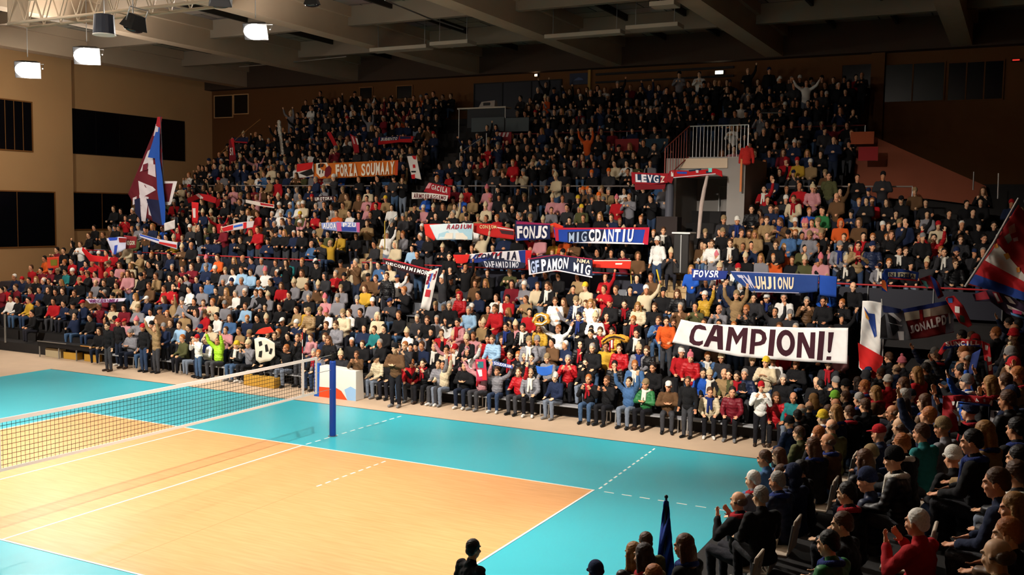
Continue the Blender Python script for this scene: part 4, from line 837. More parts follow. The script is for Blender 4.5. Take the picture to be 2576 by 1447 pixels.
# ------------------------------------------------------------------ rails between the tiers
def rail(name, segs, y, z0, z1, m_top, label, panels=None, gap=1.9):
    r = empty(name, (0, 0, 0)); mt = MB(); mp = MB(); pn = MB(); n = 0
    for x0, x1 in segs:
        t = MB(); t.tube([(x0, y, z1), (x1, y, z1)], .032, 8); t.build('top_rail', m_top, r)
        k = max(1, round((x1-x0)/gap))
        for i in range(k+1):
            q = MB(); x = x0+(x1-x0)*i/k; q.tube([(x, y, z0), (x, y, z1)], .022, 6); q.build('post', M_metal, r)
        if panels:
            q = MB(); q.box((x0, y+.03, z0+.12), (x1, y+.05, z1-.1)); q.build('panel', panels, r)
    return tag(r, label, 'railing')
M_panel = mat('dark_rail_panel', '23232c', .35, spec=.4)
rail('railing', [(-26, -10.2), (-7.9, 4.8), (7.1, 17.5)], 13.75, 3.3, 4.42, M_red_rail, 'long red-topped railing with dark panels above the lower rows of the grandstand', M_panel)
rail('railing', [(-25, -10.8), (-8.4, 2.4), (6.2, 14.0)], 20.35, 6.9, 7.98, mat('pale_rail', '9c8f88', .4, metal=.4), 'pale railing along the middle walkway of the grandstand, seen best at right')
rail('railing', [(-24, -12), (-8.4, 2.0), (5.6, 11.4)], 25.55, 9.9, 10.9, mat('dull_rail', '6a2a2a', .5), 'dull railing in front of the dark highest rows')
# ------------------------------------------------------------------ the exit block in the rows, with its barred balcony
VY = 17.6
a, b = atY(1676, 432, VY), atY(1868, 640, VY); c = atY(1730, 398, VY); x0, x1 = a.x, b.x; zt = c.z; zb = b.z-.6
M_block = mat('grey_exit_block', '8d8680', .8, nscale=1, namp=.1)
xo0, xo1 = atY(1700, 500, VY).x, atY(1828, 500, VY).x; zo = atY(1760, 444, VY).z
mb = MB(); mb.box((x0, VY, zb), (xo0, 21.3, zt)); mb.box((xo1, VY, zb), (x1, 21.3, zt)); mb.box((xo0, VY, zo), (xo1, 21.3, zt)); mb.box((xo0, 20.6, zb), (xo1, 21.3, zo)); mb.box((xo0, VY, zb-.5), (xo1, 21, zb+.02))
struct(mb.build('wall_exit_block', M_block))
sbox('trim_5', (x0+.6, VY-.06, zt-.42), (xo1, VY, zt-.02), mat('cream_fascia', 'c9b49a', .7))
zr = atY(1780, 318, VY+.1).z
def barred_rail(p, q, z0a, z0b, h, m, label, step=.145):
    r = empty('balcony_railing', p); p, q = Vector(p), Vector(q); d = q-p
    for zz in (0, h):
        t = MB(); t.tube([Vector((0, 0, zz+.02)), Vector((d.x, d.y, d.z+zz+.02))], .026, 8); t.build('rail', m, r)
    n = max(2, int(Vector((d.x, d.y)).length/step))
    for i in range(n+1):
        t = MB(); b_ = d*(i/n); t.tube([b_+Vector((0, 0, .02)), b_+Vector((0, 0, h+.02))], .014 if 0 < i < n else .028, 6); t.build('bar', m, r)
    return tag(r, label, 'railing')
M_bar = mat('pale_bar', 'b9b6b2', .35, metal=.5)
xa = atY(1735, 330, VY+.1).x
barred_rail((xa, VY+.1, zt), (x1+.05, VY+.1, zt), 0, 0, zr-zt, M_bar, 'pale barred balcony railing on top of the grey exit block')
pl = atY(1672, 440, VY-.9)
barred_rail((pl.x, VY-.9, pl.z-.2), (xa, VY+.1, zt+.05), 0, 0, (zr-zt)*.98, mat('rusty_bar', '7a3a30', .4, metal=.3), 'reddish slanting stair railing left of the barred balcony', .13)
a = atY(1864, 470, VY-.2); mb = MB(); mb.box((a.x-.03, VY-.3, a.z-.2), (a.x+.05, VY-.24, a.z+1.1)); tag(mb.build('marker_post', mat('orange_post', 'c06a2a', .5)), 'slim orange post at the right edge of the dark exit', 'post')
a = atY(1878, 408, VY-.25); o = bpy.data.objects.new('red_coat', T_JACKET['d']); COL.objects.link(o); o.location = a; o.color = col4('a8231c'); tag(o, 'red coat hung on the right end of the barred balcony railing', 'coat')
# column and pale pole by the exit
a, b = atY(1686, 440, VY-.6), atY(1690, 545, VY-.6); r = empty('column', (a.x, VY-.6, b.z-2.0))
mb = MB(); mb.tube([(0, 0, 0), (0, 0, a.z-b.z+2.0)], .17, 14); mb.build('shaft', mat('dark_grey_column', '4a4a52', .6), r); mb = MB(); mb.box((-.45, -.3, 0), (.45, .3, 2.0)); mb.build('plinth', mat('brown_plinth', '2c2220', .8), r, bevel=.02)
tag(r, 'dark grey column on a broad brown plinth left of the dark exit', 'column')
mb = MB(); pts = [atY(1757, 600, VY-1.0), atY(1764, 520, VY-.9), atY(1771, 480, VY-.9), atY(1780, 440, VY-.9)]; mb.tube(pts, [.07, .085, .08, .06], 10); tag(mb.build('wrapped_pole', mat('pale_wrapping', 'b7a49a', .85, nscale=5)), 'pale cloth-wrapped pole holding up the right end of a red scarf at the exit', 'pole')
# beige steps, white-topped cabinet
def stairs(name, px0, px1, y0, y1, n, z0, z1, m):
    mb = MB()
    for i in range(n):
        y = y0+(y1-y0)*i/n; x0, x1 = px0, px1; z = z0+(z1-z0)*(i+1)/n; mb.box((x0, y, z-.5), (x1, y+(y1-y0)/n+.02, z))
    return struct(mb.build(name, m))
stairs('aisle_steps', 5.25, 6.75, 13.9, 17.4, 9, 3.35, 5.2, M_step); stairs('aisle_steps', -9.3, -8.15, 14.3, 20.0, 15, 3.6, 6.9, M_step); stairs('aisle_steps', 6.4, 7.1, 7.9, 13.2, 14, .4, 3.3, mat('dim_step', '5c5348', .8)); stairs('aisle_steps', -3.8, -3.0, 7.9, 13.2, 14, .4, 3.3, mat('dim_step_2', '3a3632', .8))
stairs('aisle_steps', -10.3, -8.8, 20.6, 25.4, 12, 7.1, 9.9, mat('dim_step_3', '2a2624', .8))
sbox('trim_6', (6.75, 13.2, 3.28), (7.6, 13.7, 3.34), mat('yellow_edge', 'b08a2a', .6))
a, b = atY(1694, 584, 14.6), atY(1731, 690, 14.6); r = empty('cabinet', ((a.x+b.x)/2, 14.6, b.z)); w = (b.x-a.x)/2
mb = MB(); mb.box((-w, 0, 0), (w, .7, a.z-b.z-.06)); mb.build('body', mat('black_cabinet', '17120f', .4), r, bevel=.04); mb = MB(); mb.box((-w-.05, -.05, a.z-b.z-.06), (w+.05, .75, a.z-b.z)); mb.build('top', M_white, r, bevel=.01); mb = MB(); mb.box((-.02, -.012, .05), (.02, 0, a.z-b.z-.1)); mb.build('door_gap', M_metal, r)
tag(r, 'tall black cabinet with a white top beside the beige steps', 'cabinet')
# media desk high in the middle
MY = 26.0
a, b = atY(1150, 272, MY), atY(1272, 280, MY); r = empty('media_desk', (a.x, MY, a.z-1.1)); w = b.x-a.x
mb = MB(); mb.box((0, 0, 1.02), (w, .7, 1.1)); mb.build('desk_top', mat('pale_desk', 'b3a898', .6), r); mb = MB(); mb.box((.6, .1, .0), (w-.1, .14, 1.02)); mb.build('front_panel', mat('dark_panel', '2a2c30', .7), r)
for x in (.1, w-.05):
    mb = MB(); mb.tube([(x, .05, -.6), (x, .05, 1.02)], .03); mb.build('leg', M_metal, r)
tag(r, 'pale media desk on a platform high in the dark middle rows', 'desk')
a = atY(1205, 272, MY+.35); b = atY(1252, 262, MY+.35); r = empty('monitor', ((a.x+b.x)/2, MY+.35, a.z+.02)); mb = MB(); mb.hexa([(-.5, -.2, 0), (.5, -.2, 0), (.5, .2, 0), (-.5, .2, 0), (-.38, -.1, .3), (.46, -.1, .36), (.46, .15, .36), (-.38, .15, .3)]); cs = mb.build('case', mat('pale_case', 'a59a90', .5), r); mb = MB(); mb.box((-.22, -.19, .08), (.2, -.16, .24)); mb.build('screen', M_black, cs); tag(r, 'pale equipment case with a small screen on the media desk', 'equipment')
for px0, px1, lab in ((1186, 1268, 'grey cloth screen panel under the media desk'), (1272, 1330, 'grey cloth screen panel right of the media desk, before dark doors')):
    a, b = atY(px0, 297, 25.7), atY(px1, 330, 25.7); mb = MB(); mb.box((a.x, 25.7, b.z), (b.x, 25.76, a.z)); tag(mb.build('screen_panel', mat('grey_screen', '4c5458', .8)), lab, 'panel')
for q0, q1, Y, c, lab in (((2140, 332), (2198, 362), 23.4, 'a04a24', 'orange-brown board behind the right-hand upper rows'), ((2160, 370), (2208, 404), 22.6, '8f141a', 'red board at the right end of the upper rows'), ((1250, 333), (1286, 362), 24.6, '8c1c26', 'dark red cloth with white marks hung behind the upper aisle'), ((1232, 366), (1282, 388), 24.2, '1a1a22', 'black cloth with a gold emblem hung at the upper aisle'), ((1548, 350), (1606, 384), 23.8, '7a1216', 'red board behind the upper rows in the middle'), ((1600, 350), (1680, 384), 23.9, '143040', 'dark teal board left of the slanting stair railing')):
    a, b = atY(*q0, Y), atY(*q1, Y); mb = MB(); mb.box((a.x, Y, b.z), (b.x, Y+.05, a.z)); o = mb.build('hanging_board', mat('board_'+c, c, .7)); tag(o, lab, 'board')
    if c == '8c1c26':
        mb = MB(); w = b.x-a.x; h = a.z-b.z
        for k in (.15, .45, .7): mb.add([(a.x+w*k, Y-.01, a.z-.02), (a.x+w*(k+.16), Y-.01, a.z-.02), (a.x+w*(k+.05), Y-.01, a.z-h*.4), (a.x+w*(k-.08), Y-.01, a.z-h*.4)], [(0, 1, 2, 3)])
        mb.build('print', mat('pale_cloth_print', 'c9b8b8', .8), o)
    if c == '1a1a22':
        mb = MB(); cx, cz = (a.x+b.x)/2, (a.z+b.z)/2
        for k in range(5): mb.tube([(cx-.4+.2*k, Y-.02, cz-.1), (cx-.25+.2*k, Y-.02, cz+.12)], .03, 6)
        mb.build('emblem', mat('gold_print', 'b0863a', .5), o)
# upper aisle handrails
def handrail(pts, Y, label, r_=.025, m=None):
    mb = MB(); mb.tube([atY(*q, Y) for q in pts], r_, 8); return tag(mb.build('handrail', m or M_metal), label, 'handrail')
handrail([(1156, 462), (1157, 385), (1215, 345)], 22.0, 'thin bent steel handrail beside the upper aisle steps')
handrail([(1223, 432), (1224, 335)], 23.0, 'upright steel post at the top of the upper aisle')
handrail([(555, 385), (600, 345), (655, 300)], 24.0, 'dark slanting handrail at the upper left end of the rows', m=M_frame)
handrail([(1912, 310), (1914, 284), (1975, 284)], 24.2, 'pale bent rail above the right upper rows')
handrail([(2510, 500), (2512, 436)], 19.0, 'shiny upright pole at the far right of the stand', m=M_bar)
handrail([(2448, 478), (2450, 432)], 20.6, 'thin dark upright post at the foot of the sloping parapet')
handrail([(963, 596), (990, 548), (1000, 540)], 14.5, 'slanting handrail with yellow tape beside the left aisle steps')
handrail([(968, 628), (968, 556)], 14.3, 'yellow upright post beside the left aisle steps', m=mat('yellow_post_paint', 'a5892a', .5))
handrail([(1585, 655), (1590, 740)], 13.2, 'yellow upright post below the plain red banner', m=mat('yellow_post_paint_b', 'b59a4a', .5))
handrail([(1652, 678), (1662, 722)], 13.3, 'bright yellow upright post beside the beige lower steps', .03, mat('yellow_post_paint_c', 'd0b020', .5))

# ------------------------------------------------------------------ bench row and its gear on the left
def bench(x0, x1, y, label, col=M_white, h=.46):
    r = empty('bench', (x0, y, 0)); L = x1-x0; mb = MB(); mb.box((0, -.19, h-.05), (L, .19, h)); mb.build('seat', col, r, bevel=.01)
    n = max(2, int(L/1.6)+1)
    for i in range(n):
        x = .12+(L-.24)*i/(n-1)
        mb = MB(); mb.tube([(x, -.17, 0), (x, -.15, h-.05), (x, .15, h-.05), (x, .17, 0)], .022, 8); mb.build('leg', M_bar, r)
    return tag(r, label, 'bench', 'front row benches')
M_bseat = mat('grey_bench_seat', '8a8a8c', .5)
BN = ['a', 'b']; bx = -17.0
while bx < 11.4:
    L = 2.3
    if not -4.4 < bx+L/2 < -2.6:
        k = round((bx+17)/2.36)
        bench(bx, bx+L, 7.36, f"grey metal bench under the front row of spectators, {ordinal(k+1)} from the black bench", M_bseat)
    bx += 2.36
a0 = atZ(42, 905, 0); a1 = atZ(235, 925, 0)
r = empty('bench', (a0.x, 7.15, 0)); L = a1.x-a0.x
mb = MB(); mb.box((0, 0, .62), (L, .5, .70)); mb.build('bench_top', M_black, r, bevel=.01); mb = MB(); mb.box((0, -.01, .48), (L, .02, .62)); mb.build('front_board', M_black, r)
mb = MB(); mb.tube([(0, -.02, .71), (L*.42, -.02, .71)], .02); mb.build('steel_edge', M_metal, r); mb = MB(); mb.tube([(L*.62, -.02, .70), (L, -.02, .70)], .02); mb.build('wooden_edge', mat('orange_wood_edge', 'b5782c', .5), r)
for k in (.02, .3, .55, .98):
    mb = MB(); mb.tube([(L*k, .02, 0), (L*k, .02, .62)], .03); mb.build('leg', M_metal, r)
tag(r, 'long black team bench with steel and wooden edges at the left floor edge', 'bench')
M_gold = mat('yellow_box', 'b58a32', .6)
for (px, py, w, h, m, lab) in ((160, 893, .9, .32, M_gold, 'wide yellow box under the long black bench'), (205, 900, .8, .34, M_gold, 'yellow box at the right end under the black bench'), (178, 890, .55, .5, mat('lilac_crate', '6a6480', .6), 'lilac grey crate under the black bench'), (640, 962, 1.5, .38, M_gold, 'long yellow box on the floor seen through the net'), (100, 890, 1.0, .4, mat('beige_box', 'a89878', .7), 'beige box under the left part of the black bench')):
    p = atZ(px, py+14, 0); mb = MB(); mb.box((-w/2, 0, 0), (w/2, .4, h)); o = mb.build('storage_box', m, bevel=.02); o.location = (p.x, max(p.y, 7.2)-(.7 if px == 640 else -.15), 0); tag(o, lab, 'box')
def steel_post(px, y0, y1, Y, lab, r_=.05):
    b = atY(px, y1, Y); t = atY(px, y0, Y); mb = MB(); mb.tube([(b.x, Y, max(b.z, 0)), (b.x, Y, t.z)], r_); tag(mb.build('steel_post', M_metal), lab, 'post')
steel_post(14, 790, 862, 7.6, 'pale steel post at the left edge before the dark rows')
a = atY(0, 720, 11.5); mb = MB(); mb.hexa([(-1.4, 0, 0), (1.0, 0, 0), (1.0, .8, 0), (-1.4, .8, 0), (-1.2, .1, .7), (.6, .1, .75), (.6, .8, .75), (-1.2, .8, .7)]); o = mb.build('covered_table', mat('grey_cover', '4a4650', .7), bevel=.04); o.location = (a.x+.5, 11.9, a.z-.5); tag(o, 'grey covered table at the left edge below the beige wall', 'table')
# scoreboard-like press cover beside the post
a = atZ(838, 1006, 0); X0 = atZ(790, 1000, 0).x; X1 = atZ(886, 1012, 0).x; W_ = X1-X0
r = empty('display_board', (X0, 6.15, 0)); mb = MB(); mb.hexa([(0, 0, 0), (W_, 0, 0), (W_, .5, 0), (0, .5, 0), (.05, .03, 1.12), (W_-.03, .03, 1.06), (W_-.03, .45, 1.06), (.05, .45, 1.12)]); mb.build('cover', mat('white_cover', 'dcd6cc', .6, nscale=3, namp=.06), r, bevel=.02)
mb = MB(); mb.add([(0, -.01, 0), (W_*.78, -.01, 0), (W_*.62, .0, .30), (W_*.5, 0, .38), (.02, 0, .36)], [(0, 1, 2, 3, 4)]); mb.build('print', mat('red_orange_print', 'd4481e', .6), r)
mb = MB(); mb.add([(W_*.78, -.012, 0), (W_, -.012, 0), (W_-.01, .0, .42), (W_*.86, 0, .50), (W_*.7, 0, .36)], [(0, 1, 2, 3, 4)]); mb.build('print', mat('pale_blue_print_b', '8fb4d8', .6), r)
mb = MB(); mb.box((-.16, -.02, .0), (.06, .12, 1.2)); mb.build('side_panel', mat('blue_panel', '1f55b0', .5), r, bevel=.01)
tag(r, 'white display board with red and pale blue foot beside the net post', 'board')

# ------------------------------------------------------------------ chairs of the end stand and empty seats
def make_seat(col, label, plate=True):
    r = empty('stadium_seat'); mb = MB(); mb.box((-.22, -.23, .40), (.22, .20, .445)); mb.build('seat', col, r, bevel=.018)
    mb = MB(); mb.hexa([(-.22, .19, .46), (.22, .19, .46), (.22, .235, .46), (-.22, .235, .46), (-.19, .27, .92), (.19, .27, .92), (.19, .31, .92), (-.19, .31, .92)]); bk = mb.build('backrest', col, r, bevel=.018)
    mb = MB(); mb.hexa([(-.06, .262, .76), (.06, .262, .76), (.06, .3, .76), (-.06, .3, .76), (-.06, .275, .83), (.06, .275, .83), (.06, .31, .83), (-.06, .31, .83)]); mb.v = [(x, y+.006, z) for x, y, z in mb.v]; mb.build('number_plate', M_bar, bk)
    for s in (-1, 1):
        mb = MB(); mb.tube([(s*.2, -.2, 0), (s*.2, -.17, .41), (s*.2, .2, .43), (s*.2, .26, .85)], .014, 6); mb.build('side_frame', M_metal, r)
    tag(r, label, 'seat'); return r
M_seatw = mat('cream_seat', 'b9aa98', .5, nscale=6, namp=.08); M_seatn = mat('navy_seat', '1c2a44', .45); M_seatk = mat('grey_seat', '54565c', .5)
def seat_spot(px, py):
    q = ray(px, py); best = min((abs((CAM+q*(t_/40000)).z-.72-(EZ0+EDZ*max(0, min(EN-1, round(((CAM+q*(t_/40000)).x-.3-EX0)/EDX))))), t_) for t_ in range(120, 640, 2))
    P = CAM+q*(best[1]/40000); m_ = max(0, min(EN-1, round((P.x-.3-EX0)/EDX))); return (P.x-.28, P.y, EZ0+EDZ*m_)
for k, (px, py) in enumerate(((1952, 1392), (2002, 1345), (2045, 1290), (2098, 1240), (2148, 1172), (1905, 1440))):
    s = make_seat(M_seatw, f"worn cream seat back in the nearest end-stand row, {ordinal((k+1) % 6+1)} from the blue flag"); s.location = seat_spot(px, py); s.rotation_euler = (0, 0, -PI/2); s.scale = (1.06,)*3; s['group'] = 'cream seats of the end stand'
for k, (px, py, lab) in enumerate(((2415, 1240, 'cream seat behind the black jacket, beside pale trousers'), (2500, 1200, 'cream seat at the right edge of the end stand'), (2345, 1375, 'cream seat right of the red jumper in the lower right corner'))):
    s = make_seat(M_seatw, lab); s.location = seat_spot(px, py); s.rotation_euler = (0, 0, -PI/2); s.scale = (1.06,)*3; s['group'] = 'cream seats of the end stand'
for k, (px, py, m, lab) in enumerate(((1005, 765, M_seatn, 'empty navy seat by the lower left aisle under the white striped scarf'), (975, 800, M_seatn, 'empty navy seat, lowest left of the lower left aisle'), (1045, 770, M_seatk, 'empty grey seat right of the lower left aisle'), (1170, 760, M_seatn, 'empty navy seat below the striped blue banner'), (1560, 735, M_seatk, 'empty pale grey seat under the plain red banner'), (1600, 745, M_seatk, 'empty grey seat left of the bright yellow post'), (1555, 770, M_seatk, 'empty grey seat two rows below the plain red banner'), (2052, 945, M_seatn, 'empty blue seat under the right end of the white banner'), (2010, 960, M_seatk, 'empty grey seat in the second row left of the white and red flag'), (1735, 770, M_seatk, 'empty grey seat left above the white banner'), (1965, 760, M_seatk, 'empty grey seat under the blue banner'), (1690, 790, M_seatw, 'empty cream seat above the left end of the white banner'))):
    best = None
    for ri, (y, z, t) in enumerate(ROWS[:9]):
        P = atY(px, py, y+.2); e = abs(P.z-(z+.7))
        if best is None or e < best[0]: best = (e, ri, P.x)
    s = make_seat(m, lab); s.location = (best[2], ROWS[best[1]][0]+.1, ROWS[best[1]][1]); s['group'] = 'empty seats in the lower rows'
# ================================================================== banners, scarves and flags
CM = {}
def cm(h):
    if h not in CM: CM[h] = mat('printed_cloth_'+h, h, .88, nscale=9, namp=.07)
    return CM[h]
def y_fit(px, py, lift=.45):
    n = Vector((0, -.525, 1)); d = ray(px, py); t = (1.25+lift-.525*7.25-n.dot(CAM))/n.dot(d); return (CAM+d*t).y-.35
GLYPH = {}
def glyph(ch, bold):
    key = (ch, bold)
    if key not in GLYPH:
        cu = bpy.data.curves.new('t', 'FONT'); cu.body = ch; cu.offset = bold*(.55 if ch in 'MNRWGBS' else 1); cu.resolution_u = 3; o = bpy.data.objects.new('t', cu); COL.objects.link(o)
        dg = bpy.context.evaluated_depsgraph_get(); dg.update(); me = bpy.data.meshes.new_from_object(o.evaluated_get(dg)); c = coords(me)
        fs = [tuple(p.vertices) for p in me.polygons]; bpy.data.objects.remove(o)
        if len(c):
            lo, hi = c.min(0), c.max(0); s = np.maximum(hi-lo, 1e-4)
            c = (c[:, :2]-lo[:2])/s[:2]
        GLYPH[key] = (c, fs)
    return GLYPH[key]
def cloth(name, label, cat, base, top, bot, Y=None, wave=.03, wl=120, text=(), prints=(), group=None, slope=0.0, nu=40, nv=8):
    """a hanging cloth: top and bottom edges as lines in the photograph, standing at depth Y in the hall"""
    if Y is None: xm = sum(q[0] for q in bot)/len(bot); ym = sum(q[1] for q in bot)/len(bot); Y = round(y_fit(xm, ym), 2)
    x00 = top[0][0]; ph = (x00*.37) % 6.28
    def at(px, py, off=0):
        yy = Y+slope*(px-x00)*.01+wave*math.sin((px+.35*py)*2*PI/wl+ph)+.4*wave*math.sin((px-.8*py)*2*PI/(wl*.43)+ph); return atY(px, py, yy-off)
    def pl(line, u):
        d = [0]
        for i in range(1, len(line)): d.append(d[-1]+math.dist(line[i], line[i-1]))
        s = u*d[-1]
        for i in range(1, len(line)):
            if s <= d[i]+1e-9:
                t = (s-d[i-1])/max(1e-9, d[i]-d[i-1]); return (line[i-1][0]+(line[i][0]-line[i-1][0])*t, line[i-1][1]+(line[i][1]-line[i-1][1])*t)
        return line[-1]
    V, F = [], []
    for i in range(nu+1):
        a, b = pl(top, i/nu), pl(bot, i/nu)
        for j in range(nv+1): t = j/nv; V.append(at(a[0]+(b[0]-a[0])*t, a[1]+(b[1]-a[1])*t))
    F = [(i*(nv+1)+j, i*(nv+1)+j+1, (i+1)*(nv+1)+j+1, (i+1)*(nv+1)+j) for i in range(nu) for j in range(nv)]
    me = bpy.data.meshes.new(name); me.from_pydata(V, [], F); me.materials.append(cm(base)); me.polygons.foreach_set('use_smooth', [True]*len(F))
    o = bpy.data.objects.new(name, me); COL.objects.link(o); s = o.modifiers.new('thick', 'SOLIDIFY'); s.thickness = .012; s.offset = 0
    def bil(q, u, v):   # q: TL, TR, BR, BL
        return tuple((q[0][k]*(1-u)+q[1][k]*u)*(1-v)+(q[3][k]*(1-u)+q[2][k]*u)*v for k in (0, 1))
    lift = .016
    for col, polys in prints:
        mb = MB()
        for q in polys:
            if len(q) == 4:
                n = max(1, min(24, int(max(math.dist(q[0], q[1]), math.dist(q[3], q[2]))/5))); m = max(1, min(14, int(math.dist(q[0], q[3])/6)))
                vs = [at(*bil(q, i/n, j/m), lift) for i in range(n+1) for j in range(m+1)]
                mb.add(vs, [(i*(m+1)+j, i*(m+1)+j+1, (i+1)*(m+1)+j+1, (i+1)*(m+1)+j) for i in range(n) for j in range(m)])
            else: mb.add([at(*v, lift) for v in q], [tuple(range(len(q)))])
        mb.build('print', cm(col), o, smooth=True); lift += .009
    lift += .006
    for (txt, q, col, bold) in text:
        mb = MB(); n = len(txt)
        for k, ch in enumerate(txt):
            if ch == ' ': continue
            c, fs = glyph(ch, bold); u0 = (k+.07)/n; u1 = (k+.93)/n
            if ch in 'I!1.': u0 += .27/n; u1 -= .27/n
            mb.add([at(*bil(q, u0+(u1-u0)*x, 1-y), lift) for x, y in c], fs)
        mb.build('lettering', cm(col), o)
    return tag(o, label, cat, group)
def quad(x0, y0, x1, y1): return [(x0, y0), (x1, y0), (x1, y1), (x0, y1)]

WHT, RED, NVY, BLU, MAR = 'd9d4cc', 'b8161c', '18204a', '1c3f96', '7a1422'
# the big white banner
cz = lambda x, y: (1690+x/5.359, 660+y/5.359)
def chain(o_, i_): return [[cz(*o_[k]), cz(*o_[k+1]), cz(*i_[k+1]), cz(*i_[k])] for k in range(len(o_)-1)]
def bar4(*q): return [[cz(*v) for v in q]]
LET = chain([(468, 918), (452, 866), (385, 840), (312, 850), (262, 915), (236, 1010), (238, 1075), (290, 1115), (370, 1128), (418, 1102)], [(398, 908), (385, 902), (355, 896), (328, 912), (306, 960), (298, 1015), (305, 1048), (330, 1066), (372, 1068), (422, 1054)])
LET += bar4((560, 846), (630, 843), (492, 1142), (424, 1136))+bar4((600, 843), (686, 862), (690, 1182), (618, 1174))+bar4((535, 985), (640, 1010), (640, 1078), (500, 1056))
LET += bar4((765, 869), (828, 880), (786, 1196), (724, 1190))+bar4((768, 869), (830, 878), (905, 1035), (868, 1116))+bar4((960, 884), (1026, 884), (868, 1116), (868, 1020))+bar4((962, 884), (1026, 886), (996, 1228), (930, 1220))
LET += bar4((1072, 898), (1136, 905), (1108, 1241), (1045, 1238))+chain([(1110, 899), (1200, 905), (1262, 950), (1280, 1030), (1252, 1096), (1200, 1120), (1105, 1130)], [(1128, 958), (1180, 963), (1210, 985), (1216, 1030), (1202, 1058), (1170, 1072), (1112, 1078)])
LET += bar4((1325, 905), (1402, 908), (1366, 1266), (1292, 1258))
LET += chain([(1535+124*math.cos(t), 1088+178*math.sin(t)) for t in np.linspace(0, 2*PI, 25)], [(1538+60*math.cos(t), 1084+104*math.sin(t)) for t in np.linspace(0, 2*PI, 25)])
LET += bar4((1702, 945), (1766, 945), (1744, 1288), (1680, 1285))+bar4((1702, 945), (1772, 945), (1920, 1300), (1846, 1294))+bar4((1872, 945), (1936, 945), (1920, 1300), (1858, 1180))
LET += bar4((1986, 928), (2062, 932), (2030, 1322), (1955, 1318))+bar4((2112, 944), (2184, 944), (2146, 1200), (2100, 1195))+bar4((2100, 1195), (2146, 1200), (2128, 1222), (2110, 1220))+bar4((2088, 1268), (2150, 1270), (2144, 1318), (2080, 1316))
top = [cz(125, 770), cz(260, 800), cz(480, 830), (1690+1150/5.359, 660+862/5.359), cz(1700, 880), cz(2378, 885)]
bot = [cz(5, 1080), cz(350, 1150), cz(430, 1180), cz(900, 1270), cz(1700, 1335), cz(2365, 1370)]
cloth('banner', 'big white cloth banner lettered CAMPIONI! in dark maroon across the lower right rows', 'banner', 'e3dedb', top, bot, 8.42, .035, 95,
      prints=[('38141f', LET)], nu=70, nv=12)
# orange banner and its neighbours
cloth('banner', 'orange banner lettered FORZA SOUMAAY with two round heads, upper left rows', 'banner', 'c8661c', [(789, 412), (1002, 403)], [(789, 451), (1000, 441)],
      prints=[('e2d6c4', [[(795, 411), (822, 409), (828, 420), (822, 440), (806, 447), (796, 436)]]), ('6a1420', [[(818, 424), (828, 416), (834, 424), (832, 438), (822, 447), (816, 442)]]), ('2a1414', [[(800, 414), (806, 411), (805, 422), (800, 423)], [(808, 413), (815, 412), (812, 420), (806, 421)], [(803, 429), (806, 428), (805, 438), (803, 438)], [(811, 428), (813, 428), (812, 436), (810, 436)]]), ('b8401c', [[(994, 404), (1002, 403), (1000, 441), (993, 441)]])],
      text=[('FORZA', [(843, 414), (898, 411), (900, 443), (844, 445)], 'e8dcc8', .05), ('SOUMAAY', [(908, 412), (993, 406), (992, 438), (908, 443)], 'e8dcc8', .045)])
cloth('flag', 'red, black and white flag at the left end of the orange banner', 'flag', 'cfc6be', [(747, 414), (788, 408)], [(754, 448), (789, 444)], wave=.05, prints=[('c4181a', [[(747, 413), (788, 408), (784, 425), (746, 433)]]), ('17100f', [[(752, 436), (784, 424), (789, 438), (772, 444)]])])
SG = 'scarves held up in the grandstand'
cloth('scarf', 'red and navy scarf lettered JUBENTO above the orange banner', 'scarf', 'b8181c', [(953, 345), (1005, 343), (1041, 343)], [(951, 365), (1005, 358), (1036, 359)], group=SG, prints=[(NVY, [[(955, 345), (1004, 343), (1002, 352), (956, 355)], [(1006, 343), (1034, 344), (1033, 349), (1006, 350)]])], text=[('JUBENTO', [(957, 347), (1001, 345), (999, 352), (957, 355)], WHT, .04)])
cloth('scarf', 'thin red and dark scarf swung up in the dark rows over the orange banner', 'scarf', 'a8161c', [(822, 334), (832, 332)], [(846, 380), (854, 376)], group=SG, wave=.06, prints=[('c9a040', [[(846, 368), (853, 366), (854, 376), (848, 380)]])])
cloth('scarf', 'pink and red scarf hanging upright in the dark rows', 'scarf', '9c1a24', [(880, 336), (900, 348)], [(892, 386), (904, 384)], group=SG, wave=.05, prints=[('d8a0a0', [[(884, 342), (888, 344), (894, 362), (890, 362)]]), (WHT, [[(894, 346), (899, 349), (902, 364), (899, 364)]])])
cloth('flag', 'white and red dotted flag right of the orange banner', 'flag', 'd3cac4', [(1024, 393), (1047, 392)], [(1036, 446), (1060, 452)], wave=.05, prints=[('b81a20', [[(1036, 392), (1047, 392), (1046, 402), (1040, 400)], [(1038, 414), (1044, 414), (1045, 422), (1039, 423)], [(1034, 440), (1044, 438), (1044, 450), (1036, 450)]]), ('17100f', [[(1034, 430), (1046, 430), (1046, 434), (1035, 434)]])])
cloth('scarf', 'dark red scarf with white marks hanging upright, upper left', 'scarf', '6a121c', [(576, 352), (588, 347)], [(577, 416), (594, 402)], group=SG, text=[('SI', [(578, 372), (587, 371), (588, 390), (578, 391)], WHT, .03)], prints=[('b01820', [[(580, 350), (588, 348), (592, 390), (589, 390)]])])
cloth('scarf', 'navy scarf with red edge stretched sideways at the upper left', 'scarf', '1a2140', [(586, 346), (625, 346)], [(590, 358), (624, 362)], group=SG, prints=[('a01a22', [[(588, 355), (622, 357), (622, 361), (589, 358)]])])
